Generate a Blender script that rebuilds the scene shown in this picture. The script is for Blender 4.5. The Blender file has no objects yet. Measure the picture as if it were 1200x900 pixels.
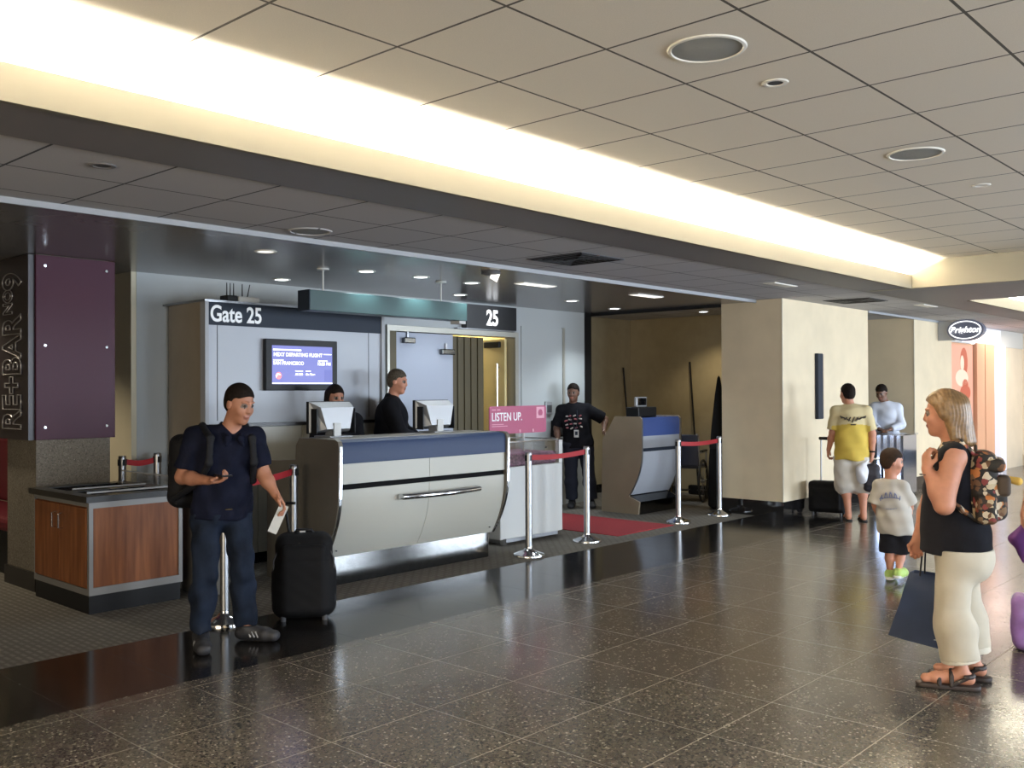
import bpy, bmesh, math, random
import numpy as np
from mathutils import Vector, Matrix
random.seed(7)
SC = bpy.context.scene
COL = SC.collection
PI = math.pi

# ------------------------------------------------------------------ camera, world, exposure, large lights
CAM_YAW, CAM_PITCH, CAM_ROLL, CAM_F, EYE = 0.74076, 0.0069, -0.00431, 1120.9, 1.59
EXPOSURE = 0.85
W_STRENGTH = 0.10
P_COVE, P_COVE_FAR, P_COVE_BAY, P_WIN, P_SHOP, P_JET, P_END = 950, 2100, 800, 260, 60, 30, 260
WIN_COL = (0.76, 0.87, 1.0)

def setup_camera():
    cy, sy = math.cos(CAM_YAW), math.sin(CAM_YAW)
    f = Vector((-sy*math.cos(CAM_PITCH), cy*math.cos(CAM_PITCH), math.sin(CAM_PITCH)))
    r = Vector((cy, sy, 0)); u = r.cross(f)
    r2 = r*math.cos(CAM_ROLL)+u*math.sin(CAM_ROLL); u2 = u*math.cos(CAM_ROLL)-r*math.sin(CAM_ROLL)
    cd = bpy.data.cameras.new('camera'); co = bpy.data.objects.new('camera', cd); COL.objects.link(co)
    cd.sensor_fit = 'HORIZONTAL'; cd.sensor_width = 36; cd.lens = CAM_F/1200*36; cd.clip_start = .05
    M = Matrix.Identity(4)
    for i in range(3): M[i][0], M[i][1], M[i][2] = r2[i], u2[i], -f[i]
    M[2][3] = EYE
    co.matrix_world = M
    SC.camera = co
setup_camera()
wd = bpy.data.worlds.new('world'); SC.world = wd; wd.use_nodes = True
wd.node_tree.nodes['Background'].inputs[0].default_value = (.75, .85, 1, 1)
wd.node_tree.nodes['Background'].inputs[1].default_value = W_STRENGTH
vs = SC.view_settings
SC.display_settings.display_device = 'sRGB'
vs.view_transform = 'Standard'; vs.look = 'None'; vs.exposure = EXPOSURE; vs.gamma = 1; vs.use_curve_mapping = False
try:
    SC.cycles.use_denoising = True; SC.cycles.sample_clamp_indirect = 6; SC.cycles.max_bounces = 8
    SC.cycles.caustics_reflective = False; SC.cycles.caustics_refractive = False
except Exception: pass

def area(name, loc, d, sx, sy, power, col=(1, 1, 1), spread=180):
    l = bpy.data.lights.new(name, 'AREA'); l.shape = 'RECTANGLE'; l.size = sx; l.size_y = sy; l.energy = power; l.color = col
    l.spread = math.radians(spread)
    o = bpy.data.objects.new(name, l); COL.objects.link(o); o.location = loc
    o.rotation_euler = Vector(d).to_track_quat('-Z', 'Y').to_euler()
    return o
WARM = (1.0, .94, .79)
# fluorescent tubes lying in the coves (x axis of the lamp is turned along the concourse)
def cove_lamp(name, x, y0, y1, z, power, col=WARM, tilt=0.0):
    l = bpy.data.lights.new(name, 'AREA'); l.shape = 'RECTANGLE'; l.size = .05; l.size_y = y1-y0; l.energy = power; l.color = col
    o = bpy.data.objects.new(name, l); COL.objects.link(o); o.location = (x, (y0+y1)/2, z); o.rotation_euler = (0, PI+tilt, 0)
    return o
cove_lamp('cove_tube', -4.08, -4.8, 10.75, 2.775, P_COVE)
cove_lamp('cove_tube', -4.07, -4.8, 10.75, 2.772, P_COVE*.7, tilt=.8)
cove_lamp('cove_tube', 1.98, -4.8, 10.75, 2.80, P_COVE_FAR)  # assumed cove on the far side, out of view, added to light the ceiling
cove_lamp('bay_tube', -4.08, 12.85, 21.6, 2.80, P_COVE_BAY)
cove_lamp('bay_tube', 1.98, 12.85, 21.6, 2.80, P_COVE_BAY)
# added area lights as daylight at assumed windows, out of view across the concourse
for wy, wk in ((1.0, .8), (6.0, .9), (11.0, 1.7), (16.0, 1.9)):
    area('window_daylight', (5.2, wy+1.6, 1.55), (-1, 0, -.12), 3.2, 2.0, P_WIN*wk, WIN_COL)

# added warm fill light at an invented end window behind the camera
area('end_window_daylight', (.4, -5.3, 1.5), (0, 1, 0), 8.0, 2.2, P_END, (1.0, .86, .64))

# ------------------------------------------------------------------ helpers
def link(o, parent=None):
    COL.objects.link(o)
    if parent is not None: o.parent = parent
    return o
def obj(name, bm, m, parent=None, smooth=False, loc=None):
    me = bpy.data.meshes.new(name)
    bmesh.ops.recalc_face_normals(bm, faces=bm.faces[:])
    bm.to_mesh(me); bm.free()
    for mm in (m if isinstance(m, (list, tuple)) else [m]): me.materials.append(mm)
    if smooth:
        me.polygons.foreach_set('use_smooth', [True]*len(me.polygons))
        try: me.set_sharp_from_angle(angle=math.radians(40))
        except Exception: pass
    o = bpy.data.objects.new(name, me)
    if loc is not None: o.location = loc
    return link(o, parent)
def tag(o, label, cat, group=None):
    o['label'] = label; o['category'] = cat
    if group: o['group'] = group
    return o
def thing(name, label, cat, loc=(0, 0, 0), rz=0, group=None):
    o = bpy.data.objects.new(name, None); o.empty_display_size = .1
    COL.objects.link(o); o.location = loc; o.rotation_euler = (0, 0, rz)
    return tag(o, label, cat, group)
def struct(name, bm, m, parent=None, smooth=False):
    o = obj(name, bm, m, parent, smooth); o['kind'] = 'structure'; return o
def copy_tree(o, parent=None):
    c = o.copy(); COL.objects.link(c)
    if parent is not None: c.parent = parent
    for ch in list(o.children): copy_tree(ch, c)
    return c
NB = bmesh.new
def box(lo, hi, bm=None, bev=0, seg=2):
    bm = bm or NB()
    lo, hi = [min(a, b) for a, b in zip(lo, hi)], [max(a, b) for a, b in zip(lo, hi)]
    t = NB()
    r = bmesh.ops.create_cube(t, size=1)
    for v in t.verts: v.co = Vector([(lo[i]+hi[i])/2+v.co[i]*(hi[i]-lo[i]) for i in range(3)])
    if bev: bmesh.ops.bevel(t, geom=t.edges[:], offset=bev, segments=seg, profile=.5, affect='EDGES')
    me = bpy.data.meshes.new('t'); t.to_mesh(me); t.free(); bm.from_mesh(me); bpy.data.meshes.remove(me)
    return bm
def cyl(p0, p1, r0, r1=None, seg=20, bm=None, cap=True):
    bm = bm or NB(); r1 = r0 if r1 is None else r1
    p0, p1 = Vector(p0), Vector(p1); d = p1-p0
    q = Vector((0, 0, 1)).rotation_difference(d.normalized()).to_matrix()
    rings = []
    for p, r in ((p0, r0), (p1, r1)):
        rings.append([bm.verts.new(p+q@Vector((r*math.cos(2*PI*i/seg), r*math.sin(2*PI*i/seg), 0))) for i in range(seg)])
    for i in range(seg): bm.faces.new((rings[0][i], rings[0][(i+1) % seg], rings[1][(i+1) % seg], rings[1][i]))
    if cap: bm.faces.new(rings[0][::-1]); bm.faces.new(rings[1])
    return bm
def tube(pts, r, seg=10, bm=None, closed=False):
    bm = bm or NB(); pts = [Vector(p) for p in pts]; n = len(pts); rings = []
    up = None
    for i, p in enumerate(pts):
        a = pts[i-1] if (i > 0 or closed) else p; b = pts[(i+1) % n] if (i < n-1 or closed) else p
        t = (b-a).normalized()
        if up is None: up = t.orthogonal().normalized()
        up = (up-t*up.dot(t)).normalized(); s = t.cross(up)
        rings.append([bm.verts.new(p+(up*math.cos(2*PI*k/seg)+s*math.sin(2*PI*k/seg))*r) for k in range(seg)])
    for i in range(n if closed else n-1):
        A, B = rings[i], rings[(i+1) % n]
        for k in range(seg): bm.faces.new((A[k], A[(k+1) % seg], B[(k+1) % seg], B[k]))
    if not closed: bm.faces.new(rings[0][::-1]); bm.faces.new(rings[-1])
    return bm
def lathe(prof, c=(0, 0, 0), seg=32, bm=None):
    bm = bm or NB(); c = Vector(c); rings = []
    for r, z in prof:
        rings.append([bm.verts.new(c+Vector((max(r, 1e-4)*math.cos(2*PI*i/seg), max(r, 1e-4)*math.sin(2*PI*i/seg), z))) for i in range(seg)])
    for A, B in zip(rings, rings[1:]):
        for i in range(seg): bm.faces.new((A[i], A[(i+1) % seg], B[(i+1) % seg], B[i]))
    bm.faces.new(rings[0][::-1]); bm.faces.new(rings[-1])
    return bm
def prism(poly, y0, y1, f=None, bm=None):
    """poly of (a,b) extruded from y0 to y1; f maps (a,b,t) to xyz; default (x,z) extruded along y"""
    bm = bm or NB(); f = f or (lambda a, b, t: (a, t, b))
    A = [bm.verts.new(f(a, b, y0)) for a, b in poly]; B = [bm.verts.new(f(a, b, y1)) for a, b in poly]
    n = len(poly)
    bm.faces.new(A); bm.faces.new(B[::-1])
    for i in range(n): bm.faces.new((A[i], B[i], B[(i+1) % n], A[(i+1) % n]))
    return bm
def strip(line, th, y0, y1):
    """sheet following a line of (x,z), thickness th to the inside (-x)"""
    return prism(line+[(a-th, b) for a, b in line[::-1]], y0, y1)
def disc(c, r, n, th, seg=32, bm=None):
    c = Vector(c); n = Vector(n).normalized()
    return cyl(c, c+n*th, r, r, seg, bm)
def text_mesh(name, body, size, mat, parent, M, extrude=.002, align='LEFT', bold=0.0, outline=0.0, shear=0.0, space=1.0, sx=1.0):
    cu = bpy.data.curves.new(name, 'FONT'); cu.body = body; cu.size = size; cu.align_x = align; cu.shear = shear; cu.space_character = space
    if outline:
        cu.fill_mode = 'NONE'; cu.bevel_depth = outline; cu.bevel_resolution = 1
    else: cu.extrude = extrude
    if bold: cu.offset = bold
    t = bpy.data.objects.new(name, cu); COL.objects.link(t)
    bpy.context.view_layer.update()
    me = bpy.data.meshes.new_from_object(t.evaluated_get(bpy.context.evaluated_depsgraph_get()))
    bpy.data.objects.remove(t); bpy.data.curves.remove(cu)
    me.transform(Matrix.Diagonal((sx, 1, 1, 1))); me.transform(M)
    me.name = name; me.materials.clear(); me.materials.append(mat)
    return link(bpy.data.objects.new(name, me), parent)
def facing_x(x, y, z):      # text reading along +y, up +z, facing +x
    return Matrix(((0, 0, 1, x), (1, 0, 0, y), (0, 1, 0, z), (0, 0, 0, 1)))
def facing_my(x, y, z):     # text reading along +x, up +z, facing -y
    return Matrix(((1, 0, 0, x), (0, 0, -1, y), (0, 1, 0, z), (0, 0, 0, 1)))

# ------------------------------------------------------------------ materials
def nodes(m):
    return m.node_tree.nodes, m.node_tree.links
def mat(name, col, rough=.5, metal=0, spec=.5, var=0, vscale=20, bump=0, bscale=60, emit=None, estr=0, coat=0, alpha=None, trans=0):
    m = bpy.data.materials.new(name); m.use_nodes = True; n, l = nodes(m); b = n['Principled BSDF']
    b.inputs['Base Color'].default_value = (*col, 1); b.inputs['Roughness'].default_value = rough; b.inputs['Metallic'].default_value = metal
    b.inputs['Specular IOR Level'].default_value = spec
    if coat: b.inputs['Coat Weight'].default_value = coat; b.inputs['Coat Roughness'].default_value = .05
    if trans: b.inputs['Transmission Weight'].default_value = trans
    if alpha is not None: b.inputs['Alpha'].default_value = alpha
    if emit: b.inputs['Emission Color'].default_value = (*emit, 1); b.inputs['Emission Strength'].default_value = estr
    if var or bump: tc = n.new('ShaderNodeTexCoord')
    if var:
        t = n.new('ShaderNodeTexNoise'); t.inputs['Scale'].default_value = vscale; t.inputs['Detail'].default_value = 4
        l.new(tc.outputs['Object'], t.inputs['Vector'])
        r = n.new('ShaderNodeValToRGB'); r.color_ramp.elements[0].position = .3; r.color_ramp.elements[1].position = .7
        r.color_ramp.elements[0].color = (*[c*(1-var) for c in col], 1); r.color_ramp.elements[1].color = (*[min(1, c*(1+var)) for c in col], 1)
        l.new(t.outputs['Fac'], r.inputs['Fac']); l.new(r.outputs['Color'], b.inputs['Base Color'])
    if bump:
        t2 = n.new('ShaderNodeTexNoise'); t2.inputs['Scale'].default_value = bscale; t2.inputs['Detail'].default_value = 3
        l.new(tc.outputs['Object'], t2.inputs['Vector'])
        bp = n.new('ShaderNodeBump'); bp.inputs['Strength'].default_value = bump; bp.inputs['Distance'].default_value = .01
        l.new(t2.outputs['Fac'], bp.inputs['Height']); l.new(bp.outputs['Normal'], b.inputs['Normal'])
    return m
def math_node(n, l, op, a, b=None, c=None):
    k = n.new('ShaderNodeMath'); k.operation = op
    for i, v in enumerate((a, b, c)):
        if v is None: continue
        if isinstance(v, (int, float)): k.inputs[i].default_value = v
        else: l.new(v, k.inputs[i])
    return k.outputs[0]
def grid_mask(n, l, px, py, ox, oy, pitch_x, pitch_y, w):
    """1 on joint lines"""
    out = []
    for p, o, pt in ((px, ox, pitch_x), (py, oy, pitch_y)):
        t = math_node(n, l, 'SUBTRACT', p, o); t = math_node(n, l, 'DIVIDE', t, pt)
        t = math_node(n, l, 'FRACT', math_node(n, l, 'ADD', t, 1000.5))
        t = math_node(n, l, 'ABSOLUTE', math_node(n, l, 'SUBTRACT', t, .5))
        out.append(math_node(n, l, 'LESS_THAN', math_node(n, l, 'MULTIPLY', t, pt), w/2))
    return math_node(n, l, 'MAXIMUM', out[0], out[1]), out
def granite(name, dark, light, spk, ox, oy, pitch_x, pitch_y, line, scale=170, rough=.1, amount=.5, jw=.006):
    m = bpy.data.materials.new(name); m.use_nodes = True; n, l = nodes(m); b = n['Principled BSDF']
    tc = n.new('ShaderNodeTexCoord'); sp = n.new('ShaderNodeSeparateXYZ'); l.new(tc.outputs['Object'], sp.inputs[0])
    v = n.new('ShaderNodeTexVoronoi'); v.inputs['Scale'].default_value = scale; l.new(tc.outputs['Object'], v.inputs['Vector'])
    vs_ = n.new('ShaderNodeSeparateColor'); l.new(v.outputs['Color'], vs_.inputs[0])
    r = n.new('ShaderNodeValToRGB'); e = r.color_ramp.elements
    e[0].position = 0; e[0].color = (*dark, 1); e[1].position = 1; e[1].color = (*spk, 1)
    a = e.new(amount); a.color = (*light, 1); a2 = e.new(.93); a2.color = (*light, 1)
    l.new(vs_.outputs[0], r.inputs['Fac'])
    nz = n.new('ShaderNodeTexNoise'); nz.inputs['Scale'].default_value = 2.2; nz.inputs['Detail'].default_value = 5; l.new(tc.outputs['Object'], nz.inputs['Vector'])
    mx = n.new('ShaderNodeMixRGB'); mx.blend_type = 'MULTIPLY'; mx.inputs[0].default_value = .35
    l.new(r.outputs['Color'], mx.inputs[1]); l.new(nz.outputs['Fac'], mx.inputs[2])
    g, _ = grid_mask(n, l, sp.outputs[0], sp.outputs[1], ox, oy, pitch_x, pitch_y, jw)
    g = math_node(n, l, 'MAXIMUM', _[0], math_node(n, l, 'MULTIPLY', _[1], .3))
    mj = n.new('ShaderNodeMixRGB'); l.new(g, mj.inputs[0]); l.new(mx.outputs[0], mj.inputs[1]); mj.inputs[2].default_value = (*line, 1)
    l.new(mj.outputs[0], b.inputs['Base Color'])
    rr = math_node(n, l, 'ADD', math_node(n, l, 'MULTIPLY', nz.outputs['Fac'], .08), rough-.03)
    rr = math_node(n, l, 'ADD', rr, math_node(n, l, 'MULTIPLY', g, .4))
    l.new(rr, b.inputs['Roughness']); b.inputs['Specular IOR Level'].default_value = .5
    return m
def tiles(name, col, line, ox, oy, px, py, w=.012, rough=.9, hi=None):
    m = bpy.data.materials.new(name); m.use_nodes = True; n, l = nodes(m); b = n['Principled BSDF']
    tc = n.new('ShaderNodeTexCoord'); sp = n.new('ShaderNodeSeparateXYZ'); l.new(tc.outputs['Object'], sp.inputs[0])
    g, gl = grid_mask(n, l, sp.outputs[0], sp.outputs[1], ox, oy, px, py, w)
    nz = n.new('ShaderNodeTexNoise'); nz.inputs['Scale'].default_value = 220; nz.inputs['Detail'].default_value = 2; l.new(tc.outputs['Object'], nz.inputs['Vector'])
    r = n.new('ShaderNodeValToRGB'); r.color_ramp.elements[0].color = (*[c*.85 for c in col], 1); r.color_ramp.elements[1].color = (*[c*1.08 for c in col], 1)
    l.new(nz.outputs['Fac'], r.inputs['Fac'])
    mj = n.new('ShaderNodeMixRGB'); l.new(g, mj.inputs[0]); l.new(r.outputs['Color'], mj.inputs[1]); mj.inputs[2].default_value = (*line, 1)
    l.new(mj.outputs[0], b.inputs['Base Color']); b.inputs['Roughness'].default_value = rough; b.inputs['Specular IOR Level'].default_value = .2
    bp = n.new('ShaderNodeBump'); bp.inputs['Strength'].default_value = .6; bp.inputs['Distance'].default_value = .01
    l.new(math_node(n, l, 'SUBTRACT', 1, g), bp.inputs['Height']); l.new(bp.outputs['Normal'], b.inputs['Normal'])
    return m
def wood(name, a, c, scale=3):
    m = bpy.data.materials.new(name); m.use_nodes = True; n, l = nodes(m); b = n['Principled BSDF']
    tc = n.new('ShaderNodeTexCoord'); mp = n.new('ShaderNodeMapping'); mp.inputs['Scale'].default_value = (9, 9, .7); l.new(tc.outputs['Object'], mp.inputs[0])
    t = n.new('ShaderNodeTexNoise'); t.inputs['Scale'].default_value = scale; t.inputs['Detail'].default_value = 6; l.new(mp.outputs[0], t.inputs['Vector'])
    r = n.new('ShaderNodeValToRGB'); r.color_ramp.elements[0].position = .3; r.color_ramp.elements[1].position = .72
    r.color_ramp.elements[0].color = (*a, 1); r.color_ramp.elements[1].color = (*c, 1)
    l.new(t.outputs['Fac'], r.inputs['Fac']); l.new(r.outputs['Color'], b.inputs['Base Color']); b.inputs['Roughness'].default_value = .45; b.inputs['Specular IOR Level'].default_value = .25
    return m
def carpet_mat():
    m = bpy.data.materials.new('carpet'); m.use_nodes = True; n, l = nodes(m); b = n['Principled BSDF']
    tc = n.new('ShaderNodeTexCoord')
    br = n.new('ShaderNodeTexBrick'); br.inputs['Scale'].default_value = 5.2; br.inputs['Mortar Size'].default_value = .10
    br.inputs['Color1'].default_value = (.175, .16, .138, 1); br.inputs['Color2'].default_value = (.215, .195, .168, 1); br.inputs['Mortar'].default_value = (.135, .123, .105, 1)
    br.inputs['Mortar Smooth'].default_value = .6; l.new(tc.outputs['Object'], br.inputs['Vector'])
    nz = n.new('ShaderNodeTexNoise'); nz.inputs['Scale'].default_value = 300; l.new(tc.outputs['Object'], nz.inputs['Vector'])
    mx = n.new('ShaderNodeMixRGB'); mx.blend_type = 'OVERLAY'; mx.inputs[0].default_value = .5; l.new(br.outputs['Color'], mx.inputs[1]); l.new(nz.outputs['Fac'], mx.inputs[2])
    l.new(mx.outputs[0], b.inputs['Base Color']); b.inputs['Roughness'].default_value = 1; b.inputs['Specular IOR Level'].default_value = .1
    bp = n.new('ShaderNodeBump'); bp.inputs['Strength'].default_value = .5; bp.inputs['Distance'].default_value = .004; l.new(nz.outputs['Fac'], bp.inputs['Height']); l.new(bp.outputs['Normal'], b.inputs['Normal'])
    return m
def floral_mat():
    m = bpy.data.materials.new('floral_cloth'); m.use_nodes = True; n, l = nodes(m); b = n['Principled BSDF']
    tc = n.new('ShaderNodeTexCoord')
    nz = n.new('ShaderNodeTexNoise'); nz.inputs['Scale'].default_value = 14; l.new(tc.outputs['Object'], nz.inputs['Vector'])
    ad = n.new('ShaderNodeMixRGB'); ad.blend_type = 'ADD'; ad.inputs[0].default_value = .06; l.new(tc.outputs['Object'], ad.inputs[1]); l.new(nz.outputs['Color'], ad.inputs[2])
    v = n.new('ShaderNodeTexVoronoi'); v.inputs['Scale'].default_value = 34; l.new(ad.outputs[0], v.inputs['Vector'])
    s = n.new('ShaderNodeSeparateColor'); l.new(v.outputs['Color'], s.inputs[0])
    r = n.new('ShaderNodeValToRGB'); r.color_ramp.interpolation = 'CONSTANT'; e = r.color_ramp.elements
    e[0].position = 0; e[0].color = (.012, .010, .008, 1); e[1].position = .22; e[1].color = (.12, .055, .025, 1)
    for p, c in ((.40, (.42, .15, .04)), (.52, (.46, .37, .24)), (.64, (.025, .018, .012)), (.73, (.20, .035, .03)), (.80, (.55, .46, .33)), (.91, (.17, .10, .05))):
        k = e.new(p); k.color = (*c, 1)
    l.new(s.outputs[0], r.inputs['Fac'])
    d = math_node(n, l, 'GREATER_THAN', v.outputs['Distance'], .62)
    mx = n.new('ShaderNodeMixRGB'); l.new(d, mx.inputs[0]); l.new(r.outputs['Color'], mx.inputs[1]); mx.inputs[2].default_value = (.015, .011, .008, 1)
    l.new(mx.outputs[0], b.inputs['Base Color']); b.inputs['Roughness'].default_value = .8
    return m

M = {}
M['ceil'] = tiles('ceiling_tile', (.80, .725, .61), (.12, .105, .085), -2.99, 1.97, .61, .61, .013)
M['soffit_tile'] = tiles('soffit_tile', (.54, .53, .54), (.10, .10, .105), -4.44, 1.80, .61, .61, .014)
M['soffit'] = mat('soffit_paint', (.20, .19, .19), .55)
M['lip'] = mat('cove_lip_paint', (.205, .188, .148), .7, spec=.2)
M['bulkhead'] = mat('bulkhead_paint', (.33, .305, .245), .7, spec=.2)
M['cove'] = mat('cove_white', (.88, .86, .80), .8)
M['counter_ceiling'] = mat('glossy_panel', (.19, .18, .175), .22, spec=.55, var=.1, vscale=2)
M['white_trim'] = mat('white_trim', (.33, .34, .36), .45)
M['granite'] = granite('floor_granite', (.034, .029, .024), (.125, .108, .089), (.44, .40, .34), -3.54, 2.04, .61, .61, (.19, .165, .13), scale=105, rough=.17)
M['dark_granite'] = granite('dark_granite', (.010, .009, .009), (.018, .016, .015), (.05, .045, .04), -5.9+.0, 2.04, 50, .61, (.06, .052, .045), rough=.13)
M['black_granite'] = mat('black_granite', (.012, .011, .011), .08, var=.3, vscale=80)
M['carpet'] = carpet_mat()
M['stone'] = mat('travertine', (.68, .575, .405), .55, var=.05, vscale=3, bump=.03)
M['stone_edge'] = mat('column_edge', (.75, .70, .58), .4)
M['grey_wall'] = mat('grey_wall', (.43, .455, .46), .6)
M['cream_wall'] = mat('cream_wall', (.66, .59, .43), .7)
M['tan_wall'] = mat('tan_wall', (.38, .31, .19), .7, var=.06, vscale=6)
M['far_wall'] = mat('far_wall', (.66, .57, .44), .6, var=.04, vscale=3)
M['plum'] = mat('plum_panel', (.052, .010, .026), .32, spec=.14)
M['plum_dark'] = mat('plum_edge', (.016, .010, .014), .35)
M['sign_black'] = mat('sign_black', (.010, .010, .012), .3)
M['silver_line'] = mat('silver_outline', (.42, .40, .40), .3, .6)
M['speckle'] = granite('column_aggregate', (.10, .085, .065), (.19, .165, .13), (.30, .27, .22), 100, 100, 500, 500, (.1, .1, .1), scale=120, rough=.7, jw=0)
M['wood'] = wood('cherry_veneer', (.135, .043, .014), (.26, .095, .034))
M['alu'] = mat('brushed_aluminium', (.33, .335, .35), .34, 1, var=.06, vscale=30)
M['chrome'] = mat('chrome', (.62, .63, .65), .10, 1)
M['steel'] = mat('brushed_steel', (.15, .15, .148), .13, 1, var=.08, vscale=14)
M['dark_counter'] = mat('dark_counter', (.020, .018, .017), .28, spec=.3)
M['cab_frame'] = mat('satin_frame', (.22, .215, .21), .5, .3)
M['dark_red'] = mat('dark_red_vinyl', (.10, .006, .014), .5)
M['black'] = mat('black_plastic', (.010, .010, .011), .45, spec=.22)
M['black_matte'] = mat('black_matte', (.010, .010, .011), .9, spec=.1)
M['navy_band'] = mat('navy_laminate', (.034, .055, .120), .42, spec=.18)
M['panel'] = mat('cream_laminate', (.50, .49, .43), .4)
M['endpanel'] = mat('bronze_laminate', (.17, .15, .12), .40, .1, var=.06, vscale=4)
M['bronze'] = mat('bronze_sheet', (.30, .245, .175), .36, .2, var=.07, vscale=3)
M['gate_panel'] = mat('pale_panel', (.39, .415, .465), .4)
M['header'] = mat('slate_header', (.024, .032, .048), .5, spec=.15)
M['white'] = mat('white_laminate', (.56, .56, .54), .45)
M['white_text'] = mat('white_letters', (.80, .82, .84), .5, emit=(.9, .95, 1), estr=0.08)
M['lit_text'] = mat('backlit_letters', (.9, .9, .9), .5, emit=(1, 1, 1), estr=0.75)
M['teal'] = mat('teal_glass', (.030, .068, .068), .35, spec=.3)
M['door'] = mat('door_paint', (.36, .395, .48), .45)
M['door_frame'] = mat('door_frame', (.42, .41, .36), .4, .4)
M['dark_rib'] = mat('dark_ribbed', (.10, .08, .04), .6)
M['yellow_wall'] = mat('jetway_cream', (.72, .60, .30), .6)
M['pink'] = mat('pink_sign', (.40, .05, .135), .45)
M['pink_light'] = mat('pink_mark', (.75, .36, .46), .5)
M['red_belt'] = mat('red_webbing', (.36, .010, .016), .6)
M['red_mat'] = mat('red_mat', (.26, .010, .018), .95, var=.12, vscale=60)
M['clear'] = mat('clear_acrylic', (.85, .86, .88), .05, trans=1, alpha=.35)
M['mauve'] = mat('mauve_leaflets', (.30, .14, .22), .6, var=.8, vscale=40)
M['screen'] = mat('screen_blue', (.02, .02, .05), .4, emit=(.20, .22, .74), estr=0.45)
M['screen_dark'] = mat('screen_band', (.02, .02, .05), .4, emit=(.16, .18, .72), estr=0.4)
M['screen_text'] = mat('screen_white', (.8, .8, .8), .3, emit=(1, 1, 1), estr=0.7)
M['screen_red'] = mat('screen_red', (.6, .1, .1), .3, emit=(.9, .12, .16), estr=0.5)
M['lamp'] = mat('lamp_lens', (.9, .9, .9), .4, emit=(.86, .95, 1), estr=5)
M['lamp_dim'] = mat('lamp_lens_dim', (.9, .9, .9), .4, emit=(1, .95, .85), estr=0.7)
M['speaker'] = mat('speaker_mesh', (.27, .27, .25), .7, bump=.6, bscale=900)
M['ring'] = mat('white_ring', (.80, .77, .70), .4)
M['grille'] = mat('vent_grille', (.07, .07, .075), .6)
M['silver_plastic'] = mat('silver_plastic', (.34, .345, .355), .35, .2)
M['blue_plastic'] = mat('royal_laminate', (.055, .095, .28), .25)
M['rubber'] = mat('rubber', (.015, .015, .015), .7)
M['poster'] = mat('poster_salmon', (.22, .10, .07), .5, emit=(1.0, .46, .34), estr=0.42)
M['poster_dark'] = mat('poster_rust', (.12, .03, .02), .5, emit=(.80, .14, .06), estr=0.34)
M['poster_pale'] = mat('poster_cream', (.22, .18, .14), .5, emit=(1, .74, .60), estr=0.45)
M['shop_wood'] = mat('shop_wood', (.62, .33, .20), .4)
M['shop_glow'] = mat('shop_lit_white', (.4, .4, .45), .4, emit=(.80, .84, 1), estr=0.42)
M['sign_grey'] = mat('sign_slate', (.14, .15, .21), .3)
M['glass_front'] = mat('mirrored_front', (.55, .62, .80), .07, 1)

# ------------------------------------------------------------------ the setting
struct('floor', box((-4.87, -5, -.1), (5, 22, 0)), M['granite'])
struct('floor', box((-5.9, -5, -.1), (-4.87, 11.3, 0)), M['dark_granite']).name = 'floor_dark_border'
struct('floor_back', box((-9, 11.3, -.1), (-4.87, 22, -.0005)), M['granite'])
struct('floor_carpet', box((-13.5, -5, -.1), (-5.9, 13.2, 0)), M['carpet'])
# upper ceiling and coves
struct('ceiling', box((-4.35, -5, 3.005), (2.3, 10.85, 3.1)), M['ceil'])
def cove_run(y0, y1, nm):
    for sx, x in ((1, -3.87), (-1, 1.75)):
        s = '_gate' if sx == 1 else '_window'
        bm = box((x, y0, 2.70), (x-.035*sx, y1, 2.85))
        struct('trim_%s_lip%s' % (nm, s), bm, M['lip'])
        struct('trim_%s_back%s' % (nm, s), box((x-.45*sx, y0, 2.74), (x-.48*sx, y1, 3.005)), M['cove'])
cove_run(-5, 10.8, 'cove'); cove_run(12.8, 22, 'bay')
struct('wall_bulkhead', box((-4.34, 10.8, 2.705), (2.3, 10.9, 3.005)), M['bulkhead'])
struct('ceiling_bulkhead', box((-4.34, 10.9, 2.705), (2.3, 12.8, 2.78)), M['soffit'])
struct('wall_bulkhead_bay', box((-4.34, 12.72, 2.78), (2.3, 12.8, 3.005)), M['cove'])
struct('ceiling_bay', box((-4.35, 12.8, 3.005), (2.3, 22, 3.1)), M['cove'])
# low soffits
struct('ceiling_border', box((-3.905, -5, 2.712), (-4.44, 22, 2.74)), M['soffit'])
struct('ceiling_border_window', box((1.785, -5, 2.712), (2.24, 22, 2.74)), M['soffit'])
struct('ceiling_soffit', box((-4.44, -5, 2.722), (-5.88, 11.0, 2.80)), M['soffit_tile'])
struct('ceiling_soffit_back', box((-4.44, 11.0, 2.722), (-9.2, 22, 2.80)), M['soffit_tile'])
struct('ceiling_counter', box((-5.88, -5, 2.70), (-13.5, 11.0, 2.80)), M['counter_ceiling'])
struct('trim_strip', box((-5.865, -5, 2.685), (-5.885, 10.995, 2.735)), M['white_trim'])
struct('trim_strip_back', box((-5.50, 13.65, 2.69), (-5.53, 17.25, 2.725)), M['white_trim'])
struct('ceiling_window_side', box((1.75, -5, 2.72), (5, 22, 2.80)), M['soffit'])
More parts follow.
